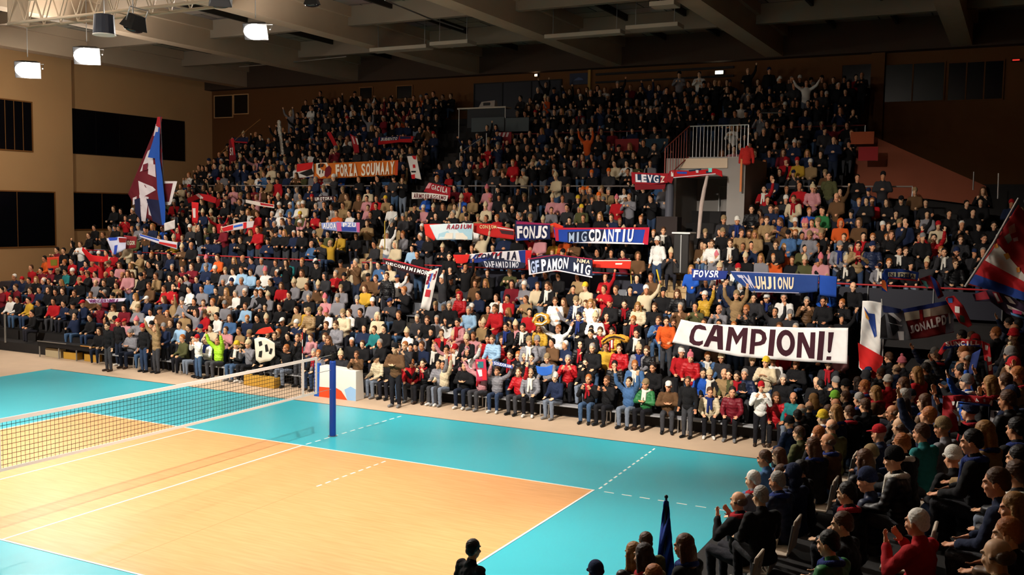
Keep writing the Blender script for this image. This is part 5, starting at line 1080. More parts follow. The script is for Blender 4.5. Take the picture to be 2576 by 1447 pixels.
cloth('banner', 'tilted dark red banner lettered GACILA beside the left aisle', 'banner', '9c1622', [(1080, 459), (1134, 472)], [(1066, 482), (1132, 502)], text=[('GACILA', [(1086, 464), (1127, 473), (1125, 487), (1084, 476)], WHT, .04)], prints=[('d88a90', [[(1078, 461), (1086, 461), (1080, 474), (1070, 474)]])])
cloth('scarf', 'white scarf lettered ARMOIRAGGIMO in dark red under the tilted red banner', 'scarf', 'd8d0c8', [(1036, 484), (1085, 486), (1128, 492)], [(1036, 501), (1085, 499), (1124, 506)], group=SG, text=[('ARMOIRAGGIMO', [(1040, 486), (1123, 493), (1121, 503), (1040, 499)], '5a1018', .03)])
cloth('scarf', 'pale blue and lilac scarf with letters held up in the left middle rows', 'scarf', '8f9cd0', [(808, 561), (850, 558), (905, 560)], [(810, 576), (850, 582), (905, 585)], group=SG, prints=[('c05a86', [[(846, 560), (858, 559), (860, 582), (848, 582)], [(896, 560), (905, 560), (905, 585), (898, 584)]]), ('2c3f8a', [[(858, 570), (896, 572), (896, 582), (860, 581)]])], text=[('AUOA', [(812, 562), (846, 561), (846, 575), (812, 575)], 'ece8e6', .03), ('PZU', [(862, 561), (896, 561), (896, 571), (862, 571)], 'ece8e6', .03)])
cloth('scarf', 'red and blue striped scarf waved low in the left middle rows', 'scarf', 'c2b4b4', [(558, 572), (600, 560), (640, 556)], [(562, 584), (600, 578), (636, 572)], group=SG, wave=.06, prints=[('b4181e', [[(558, 574), (586, 566), (586, 578), (562, 583)], [(612, 560), (620, 559), (620, 574), (612, 576)]]), ('2456b4', [[(588, 568), (610, 563), (610, 568), (588, 573)]])])
cloth('scarf', 'red scarf stretched between raised hands at the left, above the middle rows', 'scarf', 'b0161e', [(470, 500), (500, 486), (522, 490), (545, 498)], [(474, 512), (502, 500), (520, 506), (542, 512)], group=SG, wave=.05, prints=[('d2b8b4', [[(492, 490), (500, 487), (512, 498), (506, 502)]])])
cloth('scarf', 'red scarf hanging down from the left stretched scarf', 'scarf', 'bf1a1e', [(482, 508), (500, 510)], [(484, 560), (497, 562)], group=SG, prints=[('d8c6c0', [[(484, 524), (492, 524), (492, 548), (486, 548)]])])
cloth('scarf', 'white-lettered dark scarf held in front of the left middle rows', 'scarf', '3a1a1e', [(790, 496), (815, 493), (840, 494)], [(790, 506), (815, 504), (840, 505)], group=SG, text=[('UROTORA', [(792, 497), (836, 495), (836, 503), (792, 505)], WHT, .03)])
cloth('scarf', 'white and red patterned scarf draped over heads in the left middle rows', 'scarf', 'cfc0b4', [(618, 502), (650, 508), (690, 515)], [(618, 510), (650, 518), (690, 524)], group=SG, wave=.05, prints=[('a81a22', [[(654, 510), (688, 516), (688, 520), (656, 516)]])])
cloth('scarf', 'blue and white scarf with red patch at the far left of the middle rows', 'scarf', 'c9cbe0', [(268, 600), (300, 596), (318, 598)], [(284, 640), (302, 634), (316, 626)], group=SG, wave=.06, prints=[('2a4ab4', [[(272, 598), (296, 597), (294, 604), (276, 606)], [(288, 618), (296, 616), (292, 640), (286, 640)]]), ('8c2420', [[(298, 598), (318, 599), (316, 610), (300, 610)]])])
cloth('scarf', 'dark red patterned cloth with pale lettering held at the far left', 'scarf', '7a1c20', [(312, 592), (344, 596)], [(308, 628), (342, 624)], group=SG, text=[('NEGOR', [(316, 606), (340, 606), (340, 616), (316, 617)], 'd6d6c0', .03)])
cloth('scarf', 'white, blue and red striped scarf slanting down at the left', 'scarf', 'd2d0dc', [(350, 588), (400, 602), (446, 610)], [(352, 596), (396, 612), (446, 628)], group=SG, prints=[('2a50ba', [[(352, 589), (400, 603), (400, 607), (352, 593)]]), ('c0282a', [[(400, 608), (444, 616), (444, 624), (400, 613)]])])
cloth('scarf', 'purple and white lettered scarf stretched low at the left', 'scarf', 'cdc4d4', [(214, 752), (262, 752), (318, 750)], [(226, 764), (262, 762), (312, 758)], group=SG, text=[('MMNGERNMRA', [(222, 753), (300, 752), (296, 761), (228, 763)], '6a1a5a', .03)])
cloth('cloth', 'bright red cloth flung up by hands at the left end of the rail', 'scarf', 'c4181c', [(208, 622), (232, 642), (262, 646), (272, 640)], [(206, 630), (226, 658), (258, 660), (272, 656)], group=SG, wave=.08)
cloth('flag', 'orange and red flag with olive patch at the far left end of the stand', 'flag', 'c23a20', [(118, 648), (148, 646)], [(120, 676), (148, 674)], wave=.05, prints=[('6f6a1c', [[(126, 654), (144, 653), (144, 668), (128, 669)]])])
# the long run of banners in the middle
cloth('banner', 'red and pale blue banner lettered RADIUM at the left of the middle banners', 'banner', 'c9d6da', [(1080, 566), (1120, 563), (1191, 562)], [(1098, 604), (1140, 603), (1188, 604)], Y=y_fit(1140, 604), prints=[('9fc2d0', [[(1104, 588), (1150, 574), (1188, 574), (1186, 602), (1100, 604)]]), ('d8cfc0', [[(1122, 586), (1140, 586), (1138, 601), (1116, 601)], [(1146, 586), (1176, 586), (1176, 602), (1146, 602)]])], text=[('RADIUM', [(1126, 565), (1187, 564), (1186, 576), (1122, 577)], '96283a', .03)])
cloth('flag', 'plain bright red pennant at the left end of the middle banners', 'flag', 'd02a20', [(1066, 564), (1094, 563), (1124, 564)], [(1070, 592), (1092, 606), (1100, 590)], wave=.05)
cloth('banner', 'red banner with pale lettering CONIOM, second of the middle banners', 'banner', 'b8201e', [(1192, 562), (1240, 563), (1294, 577)], [(1192, 585), (1240, 597), (1293, 603)], text=[('CONIOM', [(1206, 566), (1248, 567), (1250, 575), (1206, 575)], 'd8c890', .03)], prints=[('3a2226', [[(1256, 578), (1292, 582), (1292, 592), (1262, 588)]]), (WHT, [[(1250, 571), (1292, 578), (1292, 580), (1252, 574)]])])
cloth('banner', 'navy banner with magenta edge lettered FONJS in white, middle rows', 'banner', NVY, [(1297, 554), (1345, 562), (1384, 562)], [(1297, 606), (1345, 604), (1384, 602)], prints=[('8c1c4a', [[(1299, 555), (1345, 562), (1384, 562), (1384, 566)], [(1299, 557), (1384, 563), (1384, 566), (1299, 564)]]), ('1a2c78', [[(1298, 600), (1330, 598), (1330, 604), (1298, 606)]])], text=[('FONJS', [(1299, 569), (1380, 568), (1376, 600), (1300, 600)], 'e2dee0', .045)])
cloth('flag', 'orange-red flag bunched between the two navy banners', 'flag', 'd4361c', [(1376, 566), (1396, 560), (1418, 570)], [(1362, 594), (1380, 598), (1396, 598)], wave=.07, prints=[('e0a070', [[(1380, 570), (1392, 566), (1390, 584), (1382, 588)]])])
cloth('banner', 'long blue banner with red border lettered MIGCDANTIU in white, middle rows', 'banner', BLU, [(1392, 572), (1440, 577), (1500, 573), (1560, 576), (1632, 572)], [(1398, 607), (1440, 612), (1500, 610), (1570, 611), (1628, 616)], wave=.035, prints=[('b01a34', [[(1394, 573), (1500, 573), (1500, 577), (1394, 578)], [(1500, 573), (1632, 572), (1632, 578), (1500, 577)], [(1624, 573), (1634, 572), (1630, 616), (1616, 614)], [(1396, 576), (1404, 578), (1406, 606), (1398, 606)]]), ('152038', [[(1428, 584), (1520, 578), (1516, 608), (1428, 608)]]), ('d6d0d4', [[(1440, 611), (1500, 607), (1620, 612), (1620, 615)]])],
      text=[('MIG', [(1430, 586), (1478, 582), (1476, 608), (1430, 610)], '9fb0c8', .03), ('CDANTIU', [(1480, 577), (1596, 576), (1592, 609), (1480, 607)], 'e6e4ea', .045)], nu=60)
cloth('banner', 'striped white, red and blue banner lettered TOMILIA, lower middle', 'banner', 'd2ccd0', [(1178, 640), (1240, 634), (1326, 629)], [(1172, 662), (1240, 660), (1322, 668)], prints=[('1c2f74', [[(1176, 652), (1240, 645), (1240, 660), (1172, 662)], [(1304, 631), (1326, 629), (1322, 666), (1310, 662)], [(1196, 640), (1204, 639), (1190, 654), (1184, 655)]]), ('b01a24', [[(1206, 638), (1216, 637), (1206, 646), (1198, 648)], [(1238, 635), (1248, 634), (1240, 644), (1232, 645)], [(1258, 634), (1264, 633), (1254, 644), (1248, 645)]])], text=[('TOMILIA', [(1196, 640), (1302, 632), (1300, 654), (1192, 652)], '1a1a30', .03)])
cloth('flag', 'bright red flag tail at the left of the striped lower banner', 'flag', 'c8221c', [(1140, 641), (1162, 641), (1182, 640)], [(1144, 662), (1162, 664), (1176, 660)], wave=.06)
cloth('scarf', 'navy scarf lettered DAFAMIDIMO in pale letters, below the striped banner', 'scarf', '1c2238', [(1206, 660), (1240, 650), (1300, 658), (1322, 662)], [(1218, 672), (1250, 676), (1300, 677), (1320, 674)], group=SG, Y=y_fit(1260, 672)-.12, text=[('DAFAMIDIMO', [(1216, 657), (1306, 659), (1304, 674), (1222, 673)], 'c4c4cc', .03)])
cloth('banner', 'curved navy banner lettered GF PAMONMIG in white, lower middle', 'banner', '182038', [(1327, 652), (1360, 643), (1400, 640), (1440, 648), (1490, 652)], [(1331, 692), (1360, 684), (1400, 681), (1440, 690), (1490, 699)], prints=[('d4ccd2', [[(1331, 689), (1400, 678), (1400, 681), (1331, 692)], [(1400, 678), (1490, 696), (1490, 699), (1400, 681)], [(1328, 650), (1332, 650), (1336, 690), (1331, 692)]]), ('8a1c3a', [[(1328, 651), (1400, 640), (1400, 642), (1328, 654)], [(1400, 640), (1490, 651), (1490, 654), (1400, 642)]])],
      text=[('GF', [(1334, 658), (1356, 654), (1358, 684), (1336, 688)], 'a9b8d8', .04), ('PAMON', [(1360, 653), (1432, 648), (1428, 676), (1362, 682)], 'e4e2ea', .045), ('MIG', [(1442, 660), (1488, 668), (1484, 694), (1442, 682)], 'e0dcdc', .045), ('NMA', [(1452, 650), (1486, 655), (1484, 664), (1450, 660)], 'd8c0a0', .03)], nu=50)
cloth('flag', 'upright red flag between the two lower middle banners', 'flag', 'b81a1e', [(1322, 630), (1338, 630)], [(1322, 678), (1332, 678)], wave=.05, Y=y_fit(1330, 678)+.15)
cloth('banner', 'plain bright red banner at the right end of the lower middle banners', 'banner', 'c42a1c', [(1491, 654), (1588, 655)], [(1491, 673), (1586, 677)], prints=[('d8c8bc', [[(1548, 662), (1566, 662), (1564, 666), (1548, 666)], [(1494, 655), (1588, 655), (1588, 657), (1494, 657)]])])
cloth('scarf', 'dark scarf lettered DECOMIMIMOR in white beside the left aisle', 'scarf', '2c1216', [(964, 650), (1010, 660), (1088, 680)], [(964, 660), (1010, 682), (1080, 697)], group=SG, text=[('DECOMIMIMOR', [(970, 658), (1080, 683), (1076, 694), (970, 664)], 'ded8d4', .035)], prints=[('a01c28', [[(964, 649), (1010, 659), (1010, 662), (964, 652)], [(1010, 659), (1088, 679), (1086, 683), (1010, 662)]])])
cloth('scarf', 'long white scarf with red pattern hanging down beside the left aisle', 'scarf', 'd6cdc6', [(1076, 684), (1104, 674)], [(1058, 776), (1080, 782)], group=SG, wave=.04, wl=40, prints=[('7a1a2a', [[(1078, 690), (1086, 688), (1078, 716), (1070, 716)], [(1092, 684), (1100, 682), (1092, 704), (1088, 704)]]), ('3a62b0', [[(1086, 688), (1090, 687), (1078, 726), (1074, 726)]]), ('b02a34', [[(1072, 728), (1084, 730), (1080, 748), (1068, 746)]])])
# at the exit
cloth('scarf', 'red scarf with navy panel lettered LEVG held left of the exit', 'scarf', '9c1622', [(1588, 433), (1640, 436), (1682, 436)], [(1590, 463), (1640, 465), (1680, 460)], Y=VY-.95, group=SG, prints=[('18304e', [[(1597, 438), (1662, 441), (1660, 461), (1598, 458)]])], text=[('LEVG', [(1597, 438), (1658, 441), (1658, 460), (1598, 458)], 'e4dee4', .05), ('Z', [(1660, 442), (1674, 444), (1672, 458), (1660, 460)], 'e0c8b8', .04)])
cloth('scarf', 'red and multicoloured scarf stretched across the dark exit', 'scarf', 'b0181e', [(1690, 428), (1740, 430), (1800, 424), (1816, 430)], [(1694, 447), (1740, 447), (1800, 438), (1818, 446)], Y=VY-.95, group=SG, prints=[('2a4aa4', [[(1702, 432), (1728, 432), (1728, 438), (1704, 437)]]), ('1c2a40', [[(1732, 428), (1764, 424), (1764, 428), (1734, 432)], [(1776, 430), (1790, 430), (1790, 435), (1776, 436)]]), ('7ad8cc', [[(1782, 423), (1791, 423), (1791, 433), (1782, 433)]]), ('d8c8cc', [[(1750, 428), (1757, 428), (1757, 435), (1751, 435)], [(1694, 446), (1800, 436), (1800, 438), (1694, 448)]])])
cloth('scarf', 'dark red end of a scarf hanging beside the column at the exit', 'scarf', '8c1620', [(1684, 430), (1700, 427)], [(1676, 456), (1690, 462)], Y=VY-.95, group=SG, wave=.05, prints=[('d8d0c8', [[(1688, 432), (1694, 431), (1694, 444), (1688, 444)]])])
cloth('cloth', 'dark red cloth hanging under the scarf left of the exit', 'scarf', '74121c', [(1596, 463), (1676, 460)], [(1598, 478), (1672, 476)], Y=VY-.95, group=SG, wave=.05)
# the blue banner above the white one
cloth('banner', 'blue banner end lettered FOVSR in white brush letters, right rows', 'banner', '22347a', [(1740, 676), (1780, 680), (1832, 682)], [(1742, 706), (1780, 706), (1826, 702)], text=[('FOVSR', [(1745, 680), (1812, 681), (1808, 698), (1742, 698)], 'dfe0ec', .04)], Y=11.75)
cloth('banner', 'blue banner lettered TM UHJIONU in cream letters, right rows above the white banner', 'banner', '24407e', [(1836, 682), (1900, 686), (2060, 692)], [(1850, 704), (1890, 734), (2010, 738), (2056, 734)], Y=11.75, text=[('TM', [(1852, 692), (1884, 692), (1900, 726), (1882, 724)], 'c8c4d4', .04), ('UHJIONU', [(1898, 695), (1998, 698), (1996, 728), (1902, 728)], 'e4d4b4', .05)], prints=[('a8a4b8', [[(1840, 682), (2060, 691), (2060, 693), (1840, 684)], [(1890, 733), (2010, 736), (2010, 738), (1890, 735)]])], nu=50)
cloth('banner', 'plain royal blue cloth hung from the rail right of the blue lettered banner', 'banner', '1e48a0', [(2060, 692), (2105, 696)], [(2062, 742), (2104, 748)], wave=.06, Y=11.9)
def bunched(pts, Y, rr, col, stripe, label, name='scarf'):
    """a scarf bunched up in the hands: a lumpy twisted roll"""
    mb = MB(); P = [atY(*q, Y) for q in pts]
    for k in range(len(P)-1): mb.capsule(P[k], P[k+1], rr*(1+.25*math.sin(k*2.1)), rr*(1+.25*math.sin(k*2.1+2.1)), 10)
    c = sum(P, Vector())/len(P); mb.v = [tuple(Vector(v)-c) for v in mb.v]
    me = remeshed(mb, .022, 2); wrinkle(me, .012, 26); me.materials.append(cm(col)); o = bpy.data.objects.new(name, me); COL.objects.link(o); o.location = c
    mb = MB(); mb.tube([p-c+Vector((0, -rr*.95, 0)) for p in P], rr*.3, 6); mb.build('stripe', cm(stripe), o, smooth=True)
    return tag(o, label, 'scarf', SG)
bunched([(1519, 860), (1532, 850), (1548, 846), (1562, 849), (1575, 854)], y_fit(1546, 862), .10, 'c0862a', '2a1c14', 'yellow scarf with dark stripe bunched up in raised hands, lower middle rows')
bunched([(1343, 808), (1350, 796), (1362, 791), (1375, 795), (1378, 808), (1366, 816), (1350, 814)], y_fit(1360, 816), .085, 'b8862c', 'd8d0c0', 'yellow scarf ring with pale stripe twirled overhead, lower middle rows')
cloth('cloth', 'red folded cloth held over the heads left of the net', 'scarf', 'c4301e', [(650, 830), (662, 825), (680, 822)], [(642, 840), (665, 841), (690, 836)], group=SG, wave=.05)
cloth('flag', 'cream flag with black scrawls held low behind the net', 'flag', 'd8ccb8', [(640, 853), (652, 848), (668, 850), (680, 856), (691, 864)], [(644, 906), (654, 914), (668, 910), (680, 908), (692, 896)], Y=6.9, wave=.05, prints=[('1c1814', [[(650, 860), (658, 858), (660, 868), (652, 872)], [(666, 868), (672, 866), (676, 884), (668, 886)], [(652, 884), (660, 882), (658, 900), (650, 898)], [(680, 876), (686, 878), (682, 892), (676, 890)]])])
cloth('flag', 'small blue towel held up on the front bench right of the middle', 'towel', '2456a8', [(1348, 920), (1360, 923), (1375, 923), (1391, 918)], [(1352, 939), (1362, 945), (1375, 946), (1388, 941)], Y=7.0, wave=.05)
cloth('scarf', 'blue and white lettered scarf held before the front bench', 'scarf', '3c4c8c', [(1238, 908), (1268, 914), (1290, 920)], [(1240, 918), (1268, 924), (1290, 928)], Y=6.9, group=SG, text=[('SOUDORAM', [(1242, 910), (1286, 919), (1286, 926), (1242, 917)], 'e4e4ee', .02)])
cloth('scarf', 'patterned pink, teal and white scarf hung before the front bench', 'scarf', 'b02a48', [(1196, 904), (1222, 904)], [(1200, 960), (1226, 958)], Y=6.9, group=SG, prints=[('2a6a70', [[(1200, 910), (1216, 910), (1216, 926), (1202, 926)]]), ('d8ccd0', [[(1200, 930), (1212, 930), (1216, 946), (1206, 948)]]), ('c8242c', [[(1212, 930), (1224, 930), (1224, 956), (1214, 956)]])])

bunched([(702, 306), (704, 330), (708, 356), (711, 386)], y_fit(711, 386), .10, 'c9c0b4', 'a89c90', 'rolled white flag held upright in the dark upper left rows', 'rolled_flag')
# ------------------------------------------------------------------ flags on poles
def pole(parent_name, pts, Y, r_, label, m=None):
    mb = MB(); mb.tube([atY(*q, Y) for q in pts], r_, 8); return tag(mb.build(parent_name, m or mat('pale_pole', 'b9b2ac', .4)), label, 'pole')
FY = 15.2
o = cloth('flag', 'tall tapering flag in maroon, white and blue raised at the left end of the stand', 'flag', '5f141f', [(402, 294), (404, 296), (406, 294)], [(322, 488), (352, 540), (412, 572)], FY, .06, 60, nu=40, nv=30,
      prints=[('c9c0c4', [[(392, 312), (403, 312), (400, 342), (386, 342)], [(372, 380), (384, 372), (386, 420), (352, 432)], [(348, 455), (384, 470), (392, 478), (352, 500)], [(350, 490), (374, 496), (366, 558), (356, 556)], [(372, 500), (380, 520), (382, 545), (374, 540)], [(334, 498), (344, 494), (342, 512), (334, 516)]]), ('a01a24', [[(396, 294), (408, 294), (404, 324), (392, 316)]]), ('161a3a', [[(368, 500), (404, 504), (408, 568), (384, 556)], [(338, 502), (352, 498), (354, 552), (340, 536)]]), ('c4b4b8', [[(374, 412), (390, 414), (392, 446), (372, 438)]]), ('6a1a2a', [[(360, 414), (372, 410), (370, 428), (358, 430)]])])
mb = MB()
def fpt(px, py, off): return atY(px, py, FY-off)
vs = []
line = [(399, 320, 402), (390, 400, 402), (394, 440, 408), (396, 480, 412), (402, 520, 416), (408, 566, 416)]
for y, (a_, py, b_) in enumerate(line): vs += [fpt(a_, py, .14), fpt(b_, py, .12)]
mb.add(vs, [(2*i, 2*i+1, 2*i+3, 2*i+2) for i in range(len(line)-1)]); mb.add([fpt(392, 332, .13), fpt(402, 332, .13), fpt(402, 400, .13), fpt(372, 396, .13)], [(0, 1, 2, 3)]); s = mb.build('blue_stripe', cm('1c4a9e'), o); md = s.modifiers.new('t', 'SOLIDIFY'); md.thickness = .01
mb = MB(); mb.tube([atY(404, 292, FY-.05), atY(410, 430, FY-.05), atY(414, 600, FY-.05)], .022, 8); tag(mb.build('flag_pole', mat('dark_pole', '3a3a44', .4)), 'slender pole carrying the tall tapering flag at the left', 'pole')
cloth('flag', 'maroon flag corner with a broad white border behind the tall flag', 'flag', '5f141f', [(412, 458), (444, 456)], [(414, 514), (426, 516)], FY+.1, .04, 50, prints=[('cfc6c4', [[(436, 457), (446, 456), (430, 514), (424, 514)], [(414, 508), (428, 508), (428, 516), (414, 516)], [(412, 456), (444, 456), (444, 461), (412, 462)]])])
cloth('flag', 'small plain white flag low beside the tall flag', 'flag', 'd4cac6', [(413, 562), (440, 553)], [(414, 582), (440, 575)], FY-.8, .03, 40)
mb = MB(); mb.tube([atY(440, 545, FY-.8), atY(441, 600, FY-.8)], .015, 6); tag(mb.build('flag_stick', M_metal), 'thin stick of the small plain white flag', 'stick')
# white and red flag left of the end stand
WY = 6.6
cloth('flag', 'narrow white and red flag with blue corner hanging beside the white banner', 'flag', 'dcd6d0', [(2170, 757), (2190, 757), (2218, 762)], [(2160, 925), (2190, 955), (2214, 968)], WY, .06, 60, nu=16, nv=40, prints=[('c4201e', [[(2158, 862), (2222, 898), (2214, 966), (2162, 924)]]), ('1f3a80', [[(2172, 770), (2186, 790), (2204, 845), (2200, 850)], [(2184, 788), (2200, 790), (2206, 850), (2200, 830)]]), ('c8883a', [[(2174, 778), (2186, 800), (2186, 806), (2178, 800)]])])
mb = MB(); mb.tube([atY(2218, 752, WY+.05), atY(2222, 830, WY+.05), atY(2218, 1000, WY+.05)], .02, 8); tag(mb.build('flag_pole', M_bar), 'pole of the narrow white and red flag', 'pole')
# lettered flag, end stand
JY = 4.6
cloth('flag', 'draped flag lettered JONALPDI with navy top and dark red foot, right side', 'flag', '6f1418', [(2270, 780), (2330, 770), (2380, 758), (2398, 770)], [(2292, 854), (2330, 850), (2370, 842), (2400, 836)], JY, .06, 80, nu=40, nv=16,
      prints=[('18266a', [[(2270, 778), (2380, 757), (2384, 766), (2270, 790)]]), ('bfb2a0', [[(2274, 787), (2312, 781), (2314, 802), (2278, 808)], [(2322, 779), (2340, 776), (2341, 796), (2324, 799)]]), ('7f6a60', [[(2340, 776), (2384, 766), (2392, 788), (2342, 796)]]), ('a01a1e', [[(2312, 780), (2320, 779), (2322, 806), (2315, 806)]]), ('57525e', [[(2380, 800), (2399, 784), (2400, 834), (2378, 840)]])],
      text=[('JONALPDI', [(2284, 822), (2394, 786), (2396, 812), (2290, 840)], 'd4c8cc', .05)])
cloth('flag', 'grey and black flag with a white striped animal emblem left of the lettered flag', 'flag', '5c5b62', [(2218, 768), (2250, 774), (2272, 782)], [(2214, 852), (2250, 856), (2292, 856)], JY-.1, .06, 70, nu=24, nv=16,
      prints=[('141014', [[(2232, 790), (2252, 800), (2262, 830), (2246, 846)], [(2216, 800), (2226, 790), (2232, 850), (2214, 850)]]), ('c6c2c6', [[(2234, 788), (2246, 786), (2268, 806), (2264, 810)], [(2232, 810), (2240, 814), (2270, 818), (2268, 822)], [(2258, 834), (2274, 834), (2274, 856), (2262, 856)]]), ('1a2450', [[(2220, 768), (2268, 778), (2262, 788), (2222, 786)]])])
# big flag at the right edge
BY = 1.0
o = cloth('flag', 'big red flag with white band and blue foot at the right edge', 'flag', '8c1418', [(2562, 515), (2600, 560), (2640, 640)], [(2432, 716), (2520, 735), (2620, 770)], BY, .10, 110, nu=30, nv=30, slope=-.12,
      prints=[('c4bcb6', [[(2502, 620), (2512, 616), (2584, 700), (2584, 712)], [(2478, 655), (2504, 620), (2584, 706), (2584, 716)]]), ('a8141c', [[(2476, 662), (2490, 662), (2590, 716), (2590, 742)], [(2452, 692), (2478, 658), (2590, 736), (2590, 744)]]), ('1c3a86', [[(2434, 712), (2454, 690), (2594, 742), (2600, 764)]]), ('c07a30', [[(2524, 640), (2536, 636), (2542, 648), (2532, 654)], [(2500, 618), (2508, 612), (2512, 622), (2504, 626)], [(2556, 674), (2564, 672), (2566, 684), (2558, 686)]]), ('b08a88', [[(2536, 572), (2552, 562), (2556, 584), (2540, 590)], [(2548, 600), (2560, 596), (2562, 606), (2550, 608)]]), ('5c5a50', [[(2526, 596), (2540, 586), (2546, 604), (2536, 614)]])])
mb = MB(); mb.tube([atY(2562, 498, BY-.05), atY(2500, 610, BY-.05), atY(2428, 722, BY-.05)], [.018, .024, .028], 8); tag(mb.build('flag_pole', M_bar), 'pale slanting pole of the big red flag at the right edge', 'pole')
ya = end_fit(2414, 928, False, {})[3]-.42; yb_ = end_fit(2442, 1048, False, {})[3]-.42
# scarves of the end stand
EG = 'scarves held up in the end stand'
cloth('scarf', 'blue and red scarf lettered NIDEA on cream tiles held high on the right', 'scarf', '1c3a8c', [(2220, 690), (2226, 677), (2270, 677), (2312, 686)], [(2228, 710), (2236, 698), (2270, 701), (2308, 708)], 4.2, .04, 60, group=EG, prints=[('d6cdb0', [[(2234, 685), (2254, 685), (2254, 696), (2234, 696)], [(2258, 685), (2270, 685), (2270, 697), (2258, 697)], [(2270, 685), (2288, 686), (2286, 699), (2270, 697)], [(2290, 688), (2304, 690), (2302, 703), (2291, 701)]]), ('b01c20', [[(2236, 698), (2306, 704), (2306, 708), (2236, 701)]])], text=[('NIDEA', [(2236, 686), (2303, 690), (2302, 701), (2236, 695)], '1a2040', .02)])
cloth('scarf', 'orange-tipped blue scarf end drooping at the left of the tiled scarf', 'scarf', '1c3a8c', [(2219, 688), (2234, 690)], [(2218, 730), (2232, 736)], 4.3, .04, 50, group=EG, prints=[('d8662a', [[(2218, 704), (2228, 706), (2232, 734), (2218, 722)]])])
cloth('scarf', 'dark red and blue scarf looping down right of the tiled scarf', 'scarf', '7c1420', [(2312, 702), (2340, 692), (2362, 712), (2374, 745)], [(2318, 716), (2336, 716), (2350, 728), (2360, 752)], 4.0, .05, 60, group=EG, prints=[('1c3280', [[(2340, 694), (2352, 702), (2366, 740), (2358, 748)]]), ('5aa0a0', [[(2316, 704), (2330, 708), (2336, 726), (2328, 722)]])])
cloth('scarf', 'red scarf with blue and white patches slanting down at the right', 'scarf', 'a4181e', [(2382, 748), (2400, 744), (2424, 770), (2446, 818)], [(2378, 752), (2396, 782), (2414, 812), (2436, 824)], .4, .05, 70, group=EG, prints=[('3a6ab0', [[(2384, 750), (2396, 750), (2396, 762), (2386, 762)]]), ('d2ccc8', [[(2402, 770), (2414, 772), (2414, 788), (2402, 786)]]), ('3a4a40', [[(2414, 792), (2426, 796), (2428, 812), (2416, 810)]])])
cloth('scarf', 'pink, navy and white scarf streaming down under the big flag', 'scarf', '2a1a30', [(2446, 740), (2490, 728), (2540, 745), (2590, 775)], [(2452, 758), (2490, 758), (2535, 790), (2590, 812)], .6, .06, 90, group=EG, prints=[('8c1e2c', [[(2452, 740), (2480, 732), (2490, 752), (2456, 756)], [(2496, 734), (2512, 736), (2524, 760), (2510, 764)]]), ('d4c8c4', [[(2500, 738), (2506, 738), (2516, 758), (2510, 759)], [(2526, 744), (2540, 748), (2556, 766), (2540, 762)], [(2532, 766), (2576, 786), (2576, 792), (2536, 776)]]), ('c03a6a', [[(2546, 778), (2570, 784), (2570, 792), (2548, 788)]]), ('4a7aa8', [[(2542, 786), (2576, 798), (2576, 803), (2544, 792)]])])
cloth('scarf', 'red and white lettered scarf arched overhead with blue lining, right side', 'scarf', 'a8161c', [(2360, 888), (2376, 862), (2420, 852), (2470, 858)], [(2368, 894), (2386, 874), (2424, 868), (2466, 872)], ya, .04, 60, group=EG, prints=[('1c3a92', [[(2374, 872), (2424, 864), (2424, 869), (2372, 880)], [(2424, 864), (2466, 868), (2466, 873), (2424, 869)]])], text=[('SUNCILL', [(2376, 860), (2466, 857), (2464, 868), (2380, 872)], 'e2d6ce', .04)])
cloth('scarf', 'red and white scarf end hanging down from the arched scarf', 'scarf', 'a4161c', [(2470, 858), (2490, 866)], [(2482, 950), (2500, 956)], ya-.05, .04, 50, group=EG, prints=[('d8d0ca', [[(2478, 868), (2486, 870), (2484, 882), (2478, 880)], [(2484, 896), (2494, 900), (2492, 910), (2486, 910)], [(2486, 920), (2496, 916), (2494, 932), (2488, 934)]]), ('26404a', [[(2476, 906), (2482, 910), (2488, 950), (2482, 950)]])])
cloth('scarf', 'blue and white scarf corner hanging under the arched scarf', 'scarf', '24346e', [(2446, 890), (2468, 878)], [(2434, 944), (2452, 948)], ya-.1, .04, 50, group=EG)
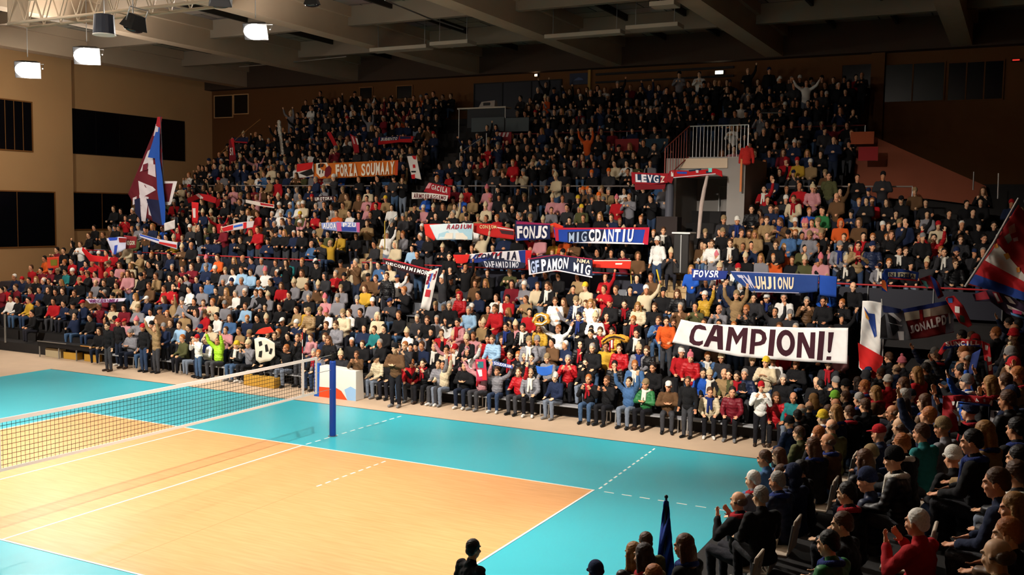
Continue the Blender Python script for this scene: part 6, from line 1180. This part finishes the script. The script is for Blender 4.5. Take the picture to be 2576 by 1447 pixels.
cloth('scarf', 'red scarf with white marks held level with blue under-edge, lower right', 'scarf', '9c161c', [(2372, 996), (2412, 994), (2460, 996), (2498, 1002)], [(2376, 1008), (2412, 1010), (2460, 1014), (2496, 1022)], yb_, .04, 60, group=EG, prints=[('ded8d2', [[(2417, 1004), (2426, 1003), (2428, 1008), (2418, 1010)], [(2437, 1001), (2443, 1010), (2435, 1010), (2436, 1006)], [(2456, 1001), (2463, 1011), (2454, 1011), (2455, 1006)], [(2474, 1004), (2479, 1004), (2479, 1012), (2474, 1012)], [(2494, 1006), (2497, 1010), (2494, 1021), (2488, 1016)]]), ('26408a', [[(2410, 1012), (2492, 1018), (2490, 1023), (2410, 1016)]])])
cloth('scarf', 'red scarf end with a white ring hanging over a blue sleeve, lower right', 'scarf', '96161e', [(2372, 998), (2400, 998)], [(2370, 1092), (2396, 1088), (2412, 1084)], yb_-.08, .05, 60, group=EG, nu=12, nv=24, prints=[('ded8d2', [[(2392, 1032), (2406, 1030), (2417, 1050), (2412, 1052)], [(2412, 1050), (2417, 1050), (2416, 1072), (2410, 1070)], [(2394, 1010), (2402, 1010), (2400, 1020), (2396, 1020)]]), ('3a78b8', [[(2388, 1062), (2392, 1060), (2390, 1088), (2384, 1088)]])])
cloth('scarf', 'navy and white panel end of the level scarf at the lower right', 'scarf', '1c1a26', [(2488, 1004), (2520, 1010)], [(2486, 1078), (2520, 1078)], yb_+.05, .04, 60, group=EG, prints=[('cfc8c8', [[(2492, 1032), (2514, 1034), (2514, 1066), (2490, 1064)]]), ('1c1620', [[(2500, 1036), (2508, 1036), (2510, 1052), (2502, 1050)]])])
# furled blue flag in the near row
NB = atX(1675, 1300, EX0-.15).y
cloth('flag', 'furled royal blue flag standing upright in the near row at the bottom', 'flag', '16358c', [(1670, 1262), (1676, 1258), (1682, 1262)], [(1646, 1470), (1668, 1476), (1700, 1470)], NB, .05, 26, nu=24, nv=20)
mb = MB(); mb.tube([atY(1676, 1249, NB), atY(1672, 1475, NB)], .018, 8); mb.ball(atY(1676, 1250, NB), .03, 10, 8); tag(mb.build('flag_pole', mat('dark_flag_pole', '22222a', .4)), 'dark pole with a knob inside the furled blue flag', 'pole')
